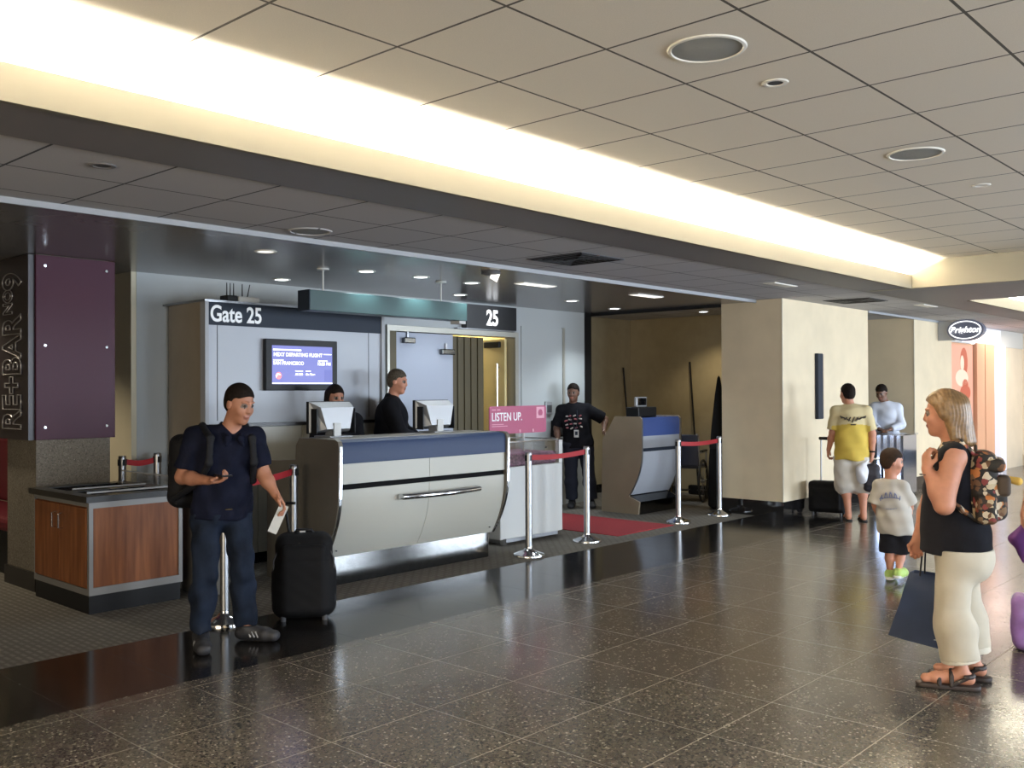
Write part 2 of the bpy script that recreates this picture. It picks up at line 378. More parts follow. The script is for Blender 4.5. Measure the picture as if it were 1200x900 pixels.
# walls
struct('wall_gate', box((-8.5, 4.17, 0), (-8.65, 7.14, 2.72)), M['grey_wall'])
bm = box((-8.5, 9.40, 0), (-8.65, 10.86, 2.72)); box((-8.5, 7.14, 2.36), (-8.65, 9.40, 2.72), bm)
struct('wall_gate_doors', bm, M['grey_wall'])
struct('wall_cream', box((-8.505, 4.12, 0), (-13.5, 4.17, 2.72)), M['cream_wall'])
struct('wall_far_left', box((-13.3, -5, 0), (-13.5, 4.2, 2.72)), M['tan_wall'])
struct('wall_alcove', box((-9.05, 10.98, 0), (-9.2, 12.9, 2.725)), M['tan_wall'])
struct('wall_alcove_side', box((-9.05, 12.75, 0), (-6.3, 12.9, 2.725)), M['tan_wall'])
struct('trim_alcove_post', box((-8.49, 10.84, 0), (-8.65, 10.99, 2.72)), M['black'])
struct('trim_alcove_head', box((-8.5, 10.98, 2.66), (-6.37, 11.02, 2.722)), M['black'])
struct('trim_alcove_base', box((-9.05, 11.0, 0), (-9.035, 12.75, .13)), M['black_granite'])
def column(x0, x1, y0, y1, nm):
    c = struct('wall_%s_column' % nm, box((x0, y0, 0), (x1, y1, 2.72)), M['stone'])
    b = obj('baseboard', box((x0-.012, y0-.012, 0), (x1+.012, y1+.012, .195)), M['black_granite'], c); b['kind'] = 'structure'
    e = obj('corner_trim', box((x1-.006, y0-.006, .195), (x1+.006, y0+.006, 2.715)), M['stone_edge'], c); e['kind'] = 'structure'
    return c
column(-6.37, -5.52, 11.0, 13.65, 'near')
column(-6.40, -5.52, 15.48, 17.25, 'far')
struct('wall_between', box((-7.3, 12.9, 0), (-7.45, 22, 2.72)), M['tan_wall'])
struct('wall_end', box((-7.4, 21.7, 0), (5, 21.9, 3.1)), M['far_wall'])
struct('baseboard_end', box((-5.5, 21.66, 0), (5, 21.70, .24)), M['black_granite'])
bm = box((-13.5, -5.1, 0), (-3.7, -5, 3.1)); box((4.5, -5.1, 0), (5, -5, 3.1), bm); box((-3.7, -5.1, 0), (4.5, -5, .35), bm); box((-3.7, -5.1, 2.65), (4.5, -5, 3.1), bm)
struct('wall_behind', bm, M['far_wall'])
bm = NB()
for k in range(7): box((-3.7+k*1.36, -5.08, .35), (-3.64+k*1.36, -5.02, 2.65), bm)
struct('window_5', bm, M['alu'])  # bars of the added end window that lets the fill light in
# wall with assumed windows across the concourse (behind the camera's right shoulder)
bm = NB()
box((4.8, -5, 0), (5, 22, .5), bm); box((4.8, -5, 2.5), (5, 22, 3.1), bm)
ys = [-5]
for wy in (1.0, 6.0, 11.0, 16.0): box((4.8, ys[-1], .5), (5, wy, 2.5), bm); ys.append(wy+3.2)
box((4.8, ys[-1], .5), (5, 22, 2.5), bm)
struct('wall_window_side', bm, M['far_wall'])
for i, wy in enumerate((1.0, 6.0, 11.0, 16.0)):
    bm = NB()
    for k in range(4): box((4.86, wy+k*1.05, .5), (4.92, wy+k*1.05+.05, 2.5), bm)
    box((4.86, wy, .5), (4.92, wy+3.2, .55), bm); box((4.86, wy, 2.45), (4.92, wy+3.2, 2.5), bm)
    struct('window_%d' % (i+1), bm, M['alu'])  # bars of the assumed windows in front of the added area lights

# ------------------------------------------------------------------ doors of the gate
fr = NB(); box((-8.47, 7.145, 0), (-8.66, 7.18, 2.355), fr); box((-8.47, 9.33, 0), (-8.66, 9.395, 2.355), fr); box((-8.47, 7.18, 2.29), (-8.66, 9.33, 2.355), fr)
struct('trim_door_gap', box((-8.49, 7.18, .0), (-8.55, 7.295, 2.29)), M['dark_rib'])
struct('door_1', fr, M['door_frame'])
leaf = thing('door_leaf', 'pale blue closed door leaf with two closers behind the gate counter', 'door', (-8.53, 7.75, 0))
leaf['kind'] = 'structure'
obj('door_panel', box((-.025, -.45, .01), (.025, .47, 2.28)), M['door'], leaf)
for yy, zz, w in ((-.36, 2.15, .17), (.24, 2.03, .22)):
    c = obj('door_closer', box((.025, yy, zz), (.085, yy+w, zz+.07), None, .012), M['steel'], leaf)
    obj('closer_arm', box((.03, yy+w*.4, zz+.07), (.05, yy+w*.5, zz+.14)), M['alu'], c)
open_leaf = thing('door_leaf', 'cream door leaf standing open into the lit jet bridge', 'door', (-8.6, 9.28, 0))
open_leaf['kind'] = 'structure'
obj('door_panel', box((-.95, -.02, .01), (0, .02, 2.27)), M['yellow_wall'], open_leaf)
obj('push_bar', cyl((-.10, -.06, .75), (-.10, -.06, 1.95), .014, bm=cyl((-.10, -.05, .8), (-.10, 0, .8), .01, bm=cyl((-.10, -.05, 1.9), (-.10, 0, 1.9), .01))), M['chrome'], open_leaf, True)
obj('door_closer', box((-.34, -.07, 2.16), (-.06, -.02, 2.24), None, .01), M['black'], open_leaf)
# jet bridge beyond
struct('wall_jetway', box((-11.0, 7.1, 0), (-11.1, 9.9, 2.6)), M['yellow_wall'])
struct('wall_jetway_left', box((-8.66, 8.10, 0), (-11.1, 8.16, 2.6)), M['dark_rib'])
struct('wall_jetway_right', box((-8.66, 9.80, 0), (-11.1, 9.9, 2.6)), M['yellow_wall'])
struct('ceiling_jetway', box((-8.66, 7.1, 2.5), (-11.1, 9.9, 2.6)), M['cove'])
rib = NB()
for k in range(15): box((-8.86, 8.17+k*.061, 0), (-8.80 if k % 2 else -8.815, 8.17+(k+1)*.061-.004, 2.29), rib)
tag(obj('folding_partition', rib, M['dark_rib']), 'dark brown ribbed folding partition standing in the jet bridge doorway', 'partition')
l = bpy.data.lights.new('jetway_lamp', 'AREA'); l.energy = P_JET; l.size = .5; l.color = (1, .9, .6)
o = bpy.data.objects.new('jetway_lamp', l); COL.objects.link(o); o.location = (-9.8, 9.2, 2.48)
# flush service door right of the gate doors
d2 = struct('door_2', box((-8.485, 9.47, 0), (-8.50, 10.34, 2.45)), M['grey_wall'])
obj('door_edge', box((-8.475, 10.32, 0), (-8.50, 10.37, 2.46)), M['door_frame'], d2)['kind'] = 'structure'

def tagged(name, bm, m, label, cat, group=None, smooth=False):
    return tag(obj(name, bm, m, None, smooth), label, cat, group)
t = thing('card_reader', 'small grey card reader plate on the wall beside the jet bridge door', 'card reader', (-8.485, 10.0, 1.26))
obj('body', box((0, -.07, 0), (.03, .07, .18), None, .008), M['silver_plastic'], t); obj('reader_face', box((.03, -.045, .03), (.036, .045, .13)), M['grille'], t)
t = thing('wall_box', 'black box on the wall below the grey card reader plate', 'box', (-8.485, 10.16, .95))
obj('body', box((0, -.10, 0), (.09, .12, .23), None, .012), M['black'], t); obj('cover', box((.09, -.07, .03), (.10, .09, .20)), M['grille'], t)

# ------------------------------------------------------------------ gate wall with header and screen
gw = thing('gate_backdrop', 'tall pale backdrop unit with bronze side lettered Gate 25', 'gate backdrop', (-7.75, 4.42, 0))
obj('wall_panel', box((-.05, .04, 1.30), (0, 2.02, 2.19)), M['gate_panel'], gw)
obj('panel_joint', box((0, .13, 1.33), (.003, .136, 2.19), box((0, 1.86, 1.33), (.003, 1.866, 2.19))), M['grille'], gw)
hd = obj('header', box((-.06, .03, 2.19), (.012, 2.02, 2.395)), M['header'], gw)
text_mesh('lettering', 'Gate 25', .205, M['white_text'], hd, facing_x(.014, .055, 2.225), bold=.004, sx=.80)
obj('top_cap', box((-.74, .0, 2.395), (.02, 2.05, 2.415)), M['alu'], gw)
for yy in (.0, 2.02): obj('edge_trim', box((-.06, yy, 0), (.025, yy+.035, 2.40)), M['white_trim'], gw)
# curved bronze side
n = 14; arc = [(-.74+.66*math.sin(i/n*PI/2)*1.0, -.0-.10*(1-math.cos(i/n*PI/2))*0) for i in range(n+1)]
side = [(-.735, .06)]+[(-.735+.70*(1-math.cos(i/n*PI/2)), .06-.055*math.sin(i/n*PI/2)) for i in range(n+1)]+[(-.03, .06)]
obj('side_panel', prism(side, 0, 2.395, lambda a, b, t: (a, b, t)), M['bronze'], gw, True)
obj('back_panel', box((-.735, 1.98, 0), (-.05, 2.03, 2.395)), M['bronze'], gw)
obj('ledge', box((-.05, .04, 1.27), (.10, 2.02, 1.30)), M['dark_counter'], gw)
for k in range(4):
    c = obj('cupboard_door', box((-.04, .045+k*.495, .10), (.02, .045+(k+1)*.495-.008, 1.265), None, .003), M['panel'], gw)
obj('plinth', box((-.05, .04, 0), (.0, 2.02, .10)), M['black'], gw)

tv = thing('flight_screen', 'wall screen in a black frame showing the San Francisco departure', 'screen', (-7.745, 5.43, 1.60))
obj('frame', box((.0, -.41, 0), (.055, .41, .485), None, .006), M['black'], tv)
sc_ = obj('screen', box((.055, -.345, .06), (.058, .345, .425)), M['screen'], tv)
bm = box((.058, .25, .085), (.0592, .345, .20)); obj('dark_block', bm, M['screen_dark'], sc_)
for s, y, z, h in (('NEXT DEPARTING FLIGHT', -.33, .325, .047), ('SAN FRANCISCO', -.335, .245, .045), ('12:25 PM', .165, .245, .042), ('On Time', .03, .145, .030), ('AS 350', -.09, .145, .030)):
    text_mesh('lettering', s, h, M['screen_text'], sc_, facing_x(.0590, y, z), extrude=.0005, bold=.0012)
bm = NB()
for y0, y1, z0, z1 in ((-.335, -.02, .378, .392), (-.335, -.22, .283, .292), (.175, .29, .283, .292), (-.09, .0, .182, .190), (.03, .09, .182, .190), (-.345, .345, .064, .074), (.24, .335, .348, .356)):
    box((.058, y0, z0), (.0592, y1, z1), bm)
obj('caption_line', bm, M['screen_text'], sc_)
lg = obj('logo', disc((.058, -.275, .14), .034, (1, 0, 0), .0012), M['screen_red'], sc_)
obj('swoosh', prism([(-.30, .12), (-.285, .15), (-.25, .145), (-.262, .158), (-.292, .162), (-.31, .14)], .0592, .0602, lambda a, b, t: (t, a, b)), M['screen_text'], lg)

rt = thing('wireless_router', 'white wireless router with black aerials on top of the gate backdrop', 'router', (-7.80, 4.86, 2.415))
obj('case', box((-.09, -.09, 0), (.06, .13, .05), None, .01), M['white'], rt)
obj('power_brick', box((-.09, -.20, 0), (.05, -.095, .055), None, .008), M['black'], rt)
for y, dy in ((-.18, 0), (-.145, 0), (-.11, 0), (-.02, 0), (.03, .03)):
    obj('aerial', cyl((.0, y, .04), (0, y+dy, .17), .006, .004, 8), M['black'], rt)

# teal canopy beam
tb = thing('canopy_beam', 'teal glass beam hanging on two rods above the gate counter', 'canopy beam', (-7.0, 5.02, 2.31))
obj('beam', box((-.17, 0, 0), (0, 1.95, .18), None, .004), M['teal'], tb)
obj('end_cap', box((-.172, -.008, -.002), (.002, 0, .182)), M['header'], tb)
for yy in (.20, 1.66):
    r_ = obj('rod', cyl((-.08, yy, .18), (-.08, yy, .385), .008, seg=10), M['white'], tb)
    obj('ceiling_plate', disc((-.08, yy, .375), .055, (0, 0, 1), .014), M['white'], r_)
obj('bracket', box((-.15, 1.86, -.03), (-.02, 1.95, 0)), M['white'], tb)
g25 = thing('gate_number_sign', 'black sign box with a large white 25 over the jet bridge door', 'sign', (-8.46, 8.36, 2.37))
obj('box', box((-.04, 0, 0), (.06, .92, .30), None, .004), M['sign_black'], g25)
text_mesh('lettering', '25', .27, M['lit_text'], g25, facing_x(.062, .46, .055), align='CENTER', bold=.007, sx=.82)
obj('bracket', box((-.04, -.12, -.01), (.02, .95, .0)), M['alu'], g25)

# ------------------------------------------------------------------ gate counter (desk)
def counter_profile(x0):
    curve = [(x0-.005, .80)]
    for i in range(13):
        a = i/12; curve.append((x0-.005-.17*a**2.2, .80-.56*a))
    return curve
dk = thing('gate_counter', 'long cream check-in counter with navy top band and bowed chrome handle', 'counter', (-6.15, 4.66, 0))
L = 1.96
endp = [(.03, 1.155), (.015, 1.19), (-.02, 1.205), (-.50, 1.205), (-.55, 1.14), (-.56, 1.02), (-.96, 1.00), (-.98, .97), (-.98, 0), (-.27, 0), (-.24, .22)]
endp += [(.022-.20*(1-i/10)**2.0, .24+.55*i/10) for i in range(11)]
for yy, nm in ((0, 'side_panel'), (L, 'side_panel')):
    s = obj(nm, prism(endp, yy, yy+.04), M['endpanel'], dk, True)
    obj('edge_trim', strip([(a+.006, b) for a, b in endp[-11:]]+[(.036, 1.15)], .008, yy+.008, yy+.032), M['chrome'], s)
band = [(.01, 1.01), (.01, 1.15), (.0, 1.18), (-.03, 1.195), (-.10, 1.20), (-.48, 1.20), (-.48, 1.01)]
obj('top_band', prism(band, .04, L), M['navy_band'], dk, True)
obj('transaction_top', box((-.48, .04, 1.185), (-.10, L, 1.206)), M['endpanel'], dk)
for k in range(2):
    y0, y1 = .042+k*(L-.04)/2, .04+(k+1)*(L-.04)/2-.003
    obj('upper_panel', box((-.05, y0, .845), (.0, y1, 1.008)), M['panel'], dk)
    p = obj('front_panel', strip(counter_profile(-.0), .03, y0, y1), M['panel'], dk, True)
obj('shadow_gap', box((-.06, .04, .80), (-.02, L, .845)), M['black_matte'], dk)
obj('kick_plate', box((-.30, .04, 0), (-.22, L, .26)), M['steel'], dk)
obj('work_surface', box((-.97, .04, .955), (-.48, L, .985)), M['endpanel'], dk)
pts = [(.0, .66, .70), (.045, .665, .70)]+[(.045+.05*math.sin(i/12*PI), .665+.90*i/12, .70) for i in range(1, 12)]+[(.045, 1.565, .70), (.0, 1.57, .70)]
h = obj('handle', tube(pts, .025, 12), M['chrome'], dk, True)
for yy, zz in ((.09, .30), (1.88, .30)): obj('fixing_screw', disc((-.13, yy, zz), .006, (1, 0, 0), .010, 12), M['grille'], dk)
def monitor(y, label):
    m = thing('counter_monitor', label, 'monitor', (-6.55, y, 1.206), .0, 'monitors on the gate counter')
    f = box((-.10, -.215, .03), (-.065, .215, .30), None, .006); obj('bezel', f, M['black'], m)
    bm = NB()
    A = [(-.065, -.21, .04), (-.065, .21, .04), (-.065, .21, .295), (-.065, -.21, .295)]
    B = [(.06, -.12, .07), (.06, .12, .07), (.045, .17, .25), (.045, -.17, .25)]
    va = [bm.verts.new(p) for p in A]; vb = [bm.verts.new(p) for p in B]
    bm.faces.new(va); bm.faces.new(vb[::-1])
    for i in range(4): bm.faces.new((va[i], vb[i], vb[(i+1) % 4], va[(i+1) % 4]))
    obj('back_shell', bm, M['silver_plastic'], m)
    for q in (-1, 1): obj('side_cover', box((-.06, q*.20, .03), (.03, q*.195, .24)), M['black'], m)
    obj('stand', box((-.07, -.04, .0), (.02, .04, .10), box((-.12, -.12, 0), (.10, .12, .012), None, .004)), M['silver_plastic'], m)
    obj('label_plate', box((.06, -.05, .0), (.068, .02, .12)), M['white'], m)
    return m
monitor(4.94, 'silver-backed monitor on the counter nearest the bronze end panel')
monitor(6.12, 'silver-backed monitor on the counter nearest the pink sign')

# ------------------------------------------------------------------ bag sizer box and pink sign
sz = thing('bag_sizer_box', 'white upright box with a clear leaflet bin top beside the counter', 'bag sizer', (-6.68, 7.12, 0))
obj('cabinet', box((-.62, 0, .06), (0, 1.0, .80), None, .012), M['white'], sz)
obj('plinth', box((-.58, .05, .02), (-.03, .95, .06)), M['alu'], sz)
obj('foot', box((-.05, .04, 0), (-.0, .09, .07), None, .004), M['chrome'], sz)
lv = obj('leaflet_pile', box((-.58, .04, .80), (-.03, .93, .93), None, .02), M['mauve'], sz)
bm = box((-.62, 0, .80), (-.612, 1, 1.06)); box((-.008, 0, .80), (0, .94, 1.06), bm); box((-.62, 0, .80), (0, .008, 1.06), bm)
obj('clear_panel', bm, M['clear'], sz)
obj('corner_post', box((-.06, .94, .80), (0, 1.0, 1.06), None, .004), M['white'], sz)
bm = box((-.62, 0, 1.05), (0, .02, 1.065)); box((-.02, 0, 1.05), (0, 1, 1.065), bm); box((-.62, .98, 1.05), (0, 1, 1.065), bm); box((-.62, 0, 1.05), (-.60, 1, 1.065), bm)
obj('rim', bm, M['chrome'], sz)
obj('panel_lock', disc((0, .72, .98), .012, (1, 0, 0), .006, 12), M['black'], sz)
pk = thing('pink_sign', 'pink LISTEN UP sign on a thin post above the white box', 'sign', (-6.92, 7.66, 1.065))
obj('post', cyl((-.01, .10, -.13), (-.01, .10, .10), .012, seg=10), M['white'], pk)
rb = NB(); r_ = .03; W2, z0, z1 = .455, .065, .36
pl = []
for cx_, cz_, a0 in ((W2-r_, z1-r_, 0), (-W2+r_, z1-r_, 90), (-W2+r_, z0+r_, 180), (W2-r_, z0+r_, 270)):
    pl += [(cx_+r_*math.cos(math.radians(a0+k*15)), cz_+r_*math.sin(math.radians(a0+k*15))) for k in range(7)]
bd = obj('board', prism(pl, 0, .012, lambda a, b, t: (t, a, b)), M['pink'], pk)
text_mesh('lettering', 'LISTEN UP.', .125, M['white_text'], bd, facing_x(.0125, -.425, .205), sx=.80, bold=.001, extrude=.001)
for y0, y1, za, zb in ((-.42, -.36, .317, .327), (-.34, -.29, .317, .327), (-.42, -.24, .165, .172), (-.42, -.18, .145, .152)): obj('small_print', box((.012, y0, za), (.0135, y1, zb)), M['pink_light'], bd)
ic = obj('leaflet_icon', box((.012, .29, .22), (.0135, .42, .345)), M['pink_light'], bd)
obj('icon_figure', lathe([(.001, 0), (.03, .002), (.04, .03), (.028, .06), (.001, .07)], (0, 0, 0), 12), M['pink'], ic).matrix_local = Matrix.Translation((.0135, .355, .25))@Matrix.Diagonal((.05, 1, 1, 1))
for yy in (.0, .215): obj('clip', box((.012, yy, .075), (.018, yy+.025, .105)), M['pink_light'], bd)

# ------------------------------------------------------------------ boarding podium (small kiosk)
kk = thing('boarding_podium', 'narrow boarding podium with blue top and curved pale front by the alcove', 'podium', (-7.0, 10.09, 0))
side = [(0, 1.22), (-.03, 1.25), (-.42, 1.25), (-.50, 1.12), (-.62, .95), (-.64, 0), (-.06, 0), (-.04, .16), (-.20, .22)]
side += [(.0-.20*(1-i/10)**2.0, .24+.55*i/10) for i in range(11)]
for yy in (0, .90):
    s = obj('side_panel', prism(side, yy, yy+.03), M['bronze'], kk, True)
    obj('edge_trim', strip([(a+.005, b) for a, b in side[-11:]]+[(.005, 1.215)], .012, yy+.003, yy+.028), M['alu'], s)
obj('top_band', prism([(-.005, 1.0), (-.005, 1.20), (-.03, 1.235), (-.40, 1.24), (-.40, 1.0)], .03, .90), M['blue_plastic'], kk, True)
obj('upper_panel', box((-.05, .03, .845), (-.012, .90, 1.0)), M['gate_panel'], kk)
obj('shadow_gap', box((-.06, .03, .80), (-.03, .90, .845)), M['header'], kk)
obj('front_panel', strip([(a-.012, b) for a, b in counter_profile(0)], .02, .03, .90), M['gate_panel'], kk, True)
obj('base_plate', prism([(-.21, .24), (-.045, .16), (-.045, 0), (-.5, 0), (-.5, .24)], .03, .90), M['steel'], kk)
obj('back_shelf', box((-.62, .03, .88), (-.40, .90, .91)), M['bronze'], kk)
bx_ = thing('boarding_pass_reader', 'black ticket reader with a grey screen on top of the boarding podium', 'ticket reader', (-7.2, 10.42, 1.24))
obj('body', box((-.12, -.22, 0), (.08, .20, .13), None, .015), M['black'], bx_)
obj('screen_head', box((-.06, -.12, .13), (-.02, .12, .26), None, .01), M['silver_plastic'], bx_)
obj('screen_face', box((-.02, -.10, .15), (-.015, .10, .245)), M['glass_front'], bx_)
s_ = thing('barcode_scanner', 'small black scanner on the low back edge of the boarding podium', 'scanner', (-7.53, 10.2, .955))
obj('cradle', box((-.05, -.05, -.04), (.05, .05, .0), None, .01), M['black'], s_); obj('head', tube([(0, 0, 0), (0, .01, .06), (.03, .02, .09), (.08, .02, .09)], .022), M['black'], s_, True)

# ------------------------------------------------------------------ stanchions
PROF = [(.152, 0), (.152, .012), (.148, .022), (.10, .040), (.055, .055), (.034, .075), (.0335, .09)]
def stanchion(x, y, label, belt=None, h=1.0, grp='belt barrier posts'):
    s = thing('barrier_post', label, 'barrier post', (x, y, 0), 0, grp)
    obj('base', lathe(PROF), M['chrome'], s, True)
    obj('tube', cyl((0, 0, .08), (0, 0, h-.09), .0325, seg=24), M['alu'], s, True)
    obj('belt_head', lathe([(.033, h-.09), (.034, h-.03), (.034, h-.012), (.028, h), (.001, h)]), M['alu'], s, True)
    obj('cap_slot', box((-.037, -.012, h-.085), (.037, .012, h-.03), box((-.012, -.037, h-.085), (.012, .037, h-.03))), M['black'], s)
    if belt is not None:
        a, b = Vector((0, 0, h-.055)), Vector((belt[0]-x, belt[1]-y, h-.055)); d = b-a; ln = d.length; d.normalize()
        a = a+d*.036; b = b-d*.036; sd = Vector((-d.y, d.x, 0))*.0012
        bm = NB(); prev = None
        for i in range(13):
            t_ = i/12; p = a.lerp(b, t_); p.z -= .018*math.sin(PI*t_)
            cur = [bm.verts.new(p+o_) for o_ in (sd+Vector((0, 0, .025)), -sd+Vector((0, 0, .025)), -sd-Vector((0, 0, .025)), sd-Vector((0, 0, .025)))]
            if prev:
                for k in range(4): bm.faces.new((prev[k], prev[(k+1) % 4], cur[(k+1) % 4], cur[k]))
            else: bm.faces.new(cur)
            prev = cur
        bm.faces.new(prev[::-1]); obj('belt', bm, M['red_belt'], s)
    return s
stanchion(-6.10, 6.90, 'barrier post in front of the white leaflet box', (-6.22, 7.96))
stanchion(-6.22, 7.96, 'barrier post at the near edge of the red mat')
stanchion(-6.27, 9.80, 'barrier post in front of the boarding podium', (-6.25, 10.72))
stanchion(-6.25, 10.72, 'barrier post beside the near stone column')
stanchion(-5.90, 3.52, 'barrier post behind the legs of the man in navy', (-6.50, 4.50))
stanchion(-6.50, 4.50, 'barrier post against the bronze end of the counter')
stanchion(-8.22, 3.90, 'barrier post behind the wooden cabinet nearest the plum sign box', (-8.22, 4.225), 1.03)
stanchion(-8.22, 4.225, 'barrier post against the grey wall behind the wooden cabinet', None, 1.04)

tagged('red_mat', box((-6.18, 8.45, 0), (-7.95, 9.56, .008), None, .002), M['red_mat'], 'red doormat on the carpet leading to the jet bridge door', 'mat')

# ------------------------------------------------------------------ left column with plum sign box, cabinet
c = struct('wall_left_column', box((-8.58, 3.08, 0), (-7.98, 3.68, 2.70)), M['speckle'])
b = obj('baseboard', box((-8.6, 3.06, 0), (-7.96, 3.70, .15)), M['dark_counter'], c); b['kind'] = 'structure'
ps = thing('plum_sign_box', 'tall plum sign box around the left column with outlined lettering', 'sign', (-7.98, 3.04, 1.21))
obj('case', box((-.66, .0, 0), (-.005, .66, 1.485)), M['plum_dark'], ps)
obj('front_panel', box((-.005, .03, .0), (.022, .675, 1.485), None, .003), M['plum'], ps)
sp_ = obj('lettered_panel', box((-.67, -.02, 0), (.0, .0, 1.485)), M['plum_dark'], ps)
Rm = Matrix(((0, -1, 0, -.15), (0, 0, -1, -.024), (1, 0, 0, .07), (0, 0, 0, 1)))
text_mesh('lettering', 'RE+BAR', .53, M['silver_line'], sp_, Rm, outline=.007, sx=.50, bold=.012)
Rm2 = Matrix(((0, -1, 0, -.33), (0, 0, -1, -.024), (1, 0, 0, 1.02), (0, 0, 0, 1)))
text_mesh('lettering', 'NO', .26, M['silver_line'], sp_, Rm2, outline=.005, sx=.50, bold=.008)
Rm3 = Matrix(((0, -1, 0, -.15), (0, 0, -1, -.024), (1, 0, 0, 1.22), (0, 0, 0, 1)))
text_mesh('lettering', '9', .53, M['silver_line'], sp_, Rm3, outline=.007, sx=.55, bold=.012)
for yy in (.10, .60):
    for zz in (.10, .76, 1.40): obj('bolt', disc((.022, yy, zz), .011, (1, 0, 0), .008, 14), M['chrome'], ps)
cb = thing('condiment_cabinet', 'cherry wood cabinet with aluminium frame and black stone top by the left column', 'cabinet', (-6.86, 3.01, 0))
D, Wd = .98, .72
obj('plinth', box((-D+.03, .0, 0), (.0, Wd-.02, .13)), M['black'], cb)
obj('carcass', box((-D+.01, .012, .13), (-.012, Wd-.012, .80)), M['wood'], cb)
bm = NB()
box((-.03, 0, .13), (0, .03, .80), bm); box((-D, 0, .13), (-D+.03, .012, .80), bm)
box((-D+.03, 0, .13), (-.03, .012, .175), bm); box((-D+.03, 0, .765), (-.03, .012, .80), bm)
box((-.012, Wd-.03, .13), (0, Wd, .80), bm); box((-.012, .03, .13), (0, Wd-.03, .185), bm); box((-.012, .03, .755), (0, Wd-.03, .80), bm)
obj('frame', bm, M['cab_frame'], cb)
for x0 in (-D+.035, -D/2+.002):
    d_ = obj('door', box((x0, -.008, .185), (x0+D/2-.037, .012, .757), None, .003), M['wood'], cb)
    xh = x0+D/2-.09 if x0 < -D/2-.1 else x0+.06
    obj('handle', tube([(xh, -.008, .58), (xh, -.04, .585), (xh, -.04, .69), (xh, -.008, .695)], .006, 8), M['chrome'], d_, True)
top = box((-D-.03, -.03, .80), (.03, .06, .845)); box((-D-.03, Wd-.10, .80), (.03, Wd+.02, .845), top); box((-.10, .06, .80), (.03, Wd-.1, .845), top); box((-D-.03, .06, .80), (-D+.10, Wd-.1, .845), top); box((-.52, .06, .80), (-.42, Wd-.1, .845), top)
ct = obj('counter_top', top, M['dark_counter'], cb)
for x0 in (-.42, -D+.10):
    bm = NB(); x1 = x0+.32 if x0 == -.42 else -.52
    box((x0, .06, .785), (x1, Wd-.1, .795), bm); box((x0, .06, .815), (x0+.015, Wd-.1, .843), bm); box((x1-.015, .06, .815), (x1, Wd-.1, .843), bm); box((x0, .06, .815), (x1, .075, .843), bm); box((x0, Wd-.115, .815), (x1, Wd-.1, .843), bm)
    obj('steel_tray', bm, M['steel'], ct)
obj('glass_upstand', box((-D, Wd-.02, .845), (.0, Wd-.01, .93)), M['clear'], ct)
obj('rail', box((-D, Wd-.024, .93), (.0, Wd-.004, .938), box((-.40, .05, .862), (-.39, Wd-.1, .872))), M['white_trim'], ct)
obj('rail', box((-.04, -.0, .862), (-.025, Wd, .874)), M['white_trim'], ct)
wb = thing('waste_bin', 'dark grey waste bin between the cabinet and the man in navy', 'waste bin', (-6.95, 3.98, 0))
obj('body', box((-.16, -.13, .0), (.22, .20, .78), None, .02), mat('bin_grey', (.15, .145, .135), .5), wb, True)
obj('lid', box((-.165, -.135, .78), (.225, .205, .86), None, .025), M['black'], wb, True)
rd = thing('bar_bench', 'dark red padded bench end beyond the left column', 'bench', (-9.3, 3.45, 0))
obj('seat', box((-1.2, -.3, .38), (.52, .25, .5), None, .04), M['dark_red'], rd); obj('backrest', box((-1.2, .2, .5), (.52, .3, 1.14), None, .03), M['dark_red'], rd); obj('base', box((-1.2, -.25, 0), (.5, .28, .38)), M['black'], rd)

# ------------------------------------------------------------------ ceiling fittings
def ceil_speaker(x, y, z, r, label, m='speaker', rm='ring'):
    s = thing('ceiling_speaker', label, 'ceiling speaker', (x, y, z), 0, 'round ceiling speakers')
    obj('ring', lathe([(r-.018, 0), (r-.012, -.008), (r, -.006), (r+.004, .0)], seg=48), M[rm], s, True)
    obj('mesh', lathe([(r-.012, -.003), (r*.5, -.005), (.001, -.006)], seg=40), M[m], s)
ceil_speaker(-2.07, 3.47, 3.005, .16, 'large round speaker in the upper ceiling nearest the viewer')
ceil_speaker(-2.08, 5.88, 3.005, .16, 'large round speaker in the upper ceiling farther along the concourse')
ceil_speaker(-5.60, 4.02, 2.722, .15, 'round speaker in the dark soffit tiles above the counter side', rm='soffit_tile')
def spot_can(x, y, z, r, label, lit, cat='downlight', group='recessed ceiling downlights', power=0, col=(.85, .95, 1)):
    s = thing('ceiling_downlight', label, cat, (x, y, z), 0, group)
    obj('ring', lathe([(r-.012, 0), (r-.006, -.006), (r+.012, -.005), (r+.016, 0)], seg=32), M['soffit' if lit == 'grille' and z < 2.9 else 'ring'], s, True)
    obj('lens', lathe([(r-.004, -.002), (.001, -.003)], seg=28), M[lit], s)
    if power:
        l = bpy.data.lights.new('downlight_lamp', 'SPOT'); l.energy = power; l.spot_size = math.radians(120); l.spot_blend = .6; l.shadow_soft_size = .07; l.color = col
        o = bpy.data.objects.new('downlight_lamp', l); COL.objects.link(o); o.location = (0, 0, -.03); o.parent = s
spot_can(-2.07, 4.07, 3.005, .045, 'small dark round fitting between the two large ceiling speakers', 'grille', 'ceiling fitting', 'small round ceiling fittings')
spot_can(-2.07, 7.11, 3.005, .045, 'small pale round fitting beyond the farther ceiling speaker', 'ring', 'ceiling fitting', 'small round ceiling fittings')
spot_can(-4.72, 2.14, 2.722, .05, 'sprinkler fitting in the dark soffit tiles at the upper left', 'grille', 'ceiling fitting', 'small round ceiling fittings')
PD = 22
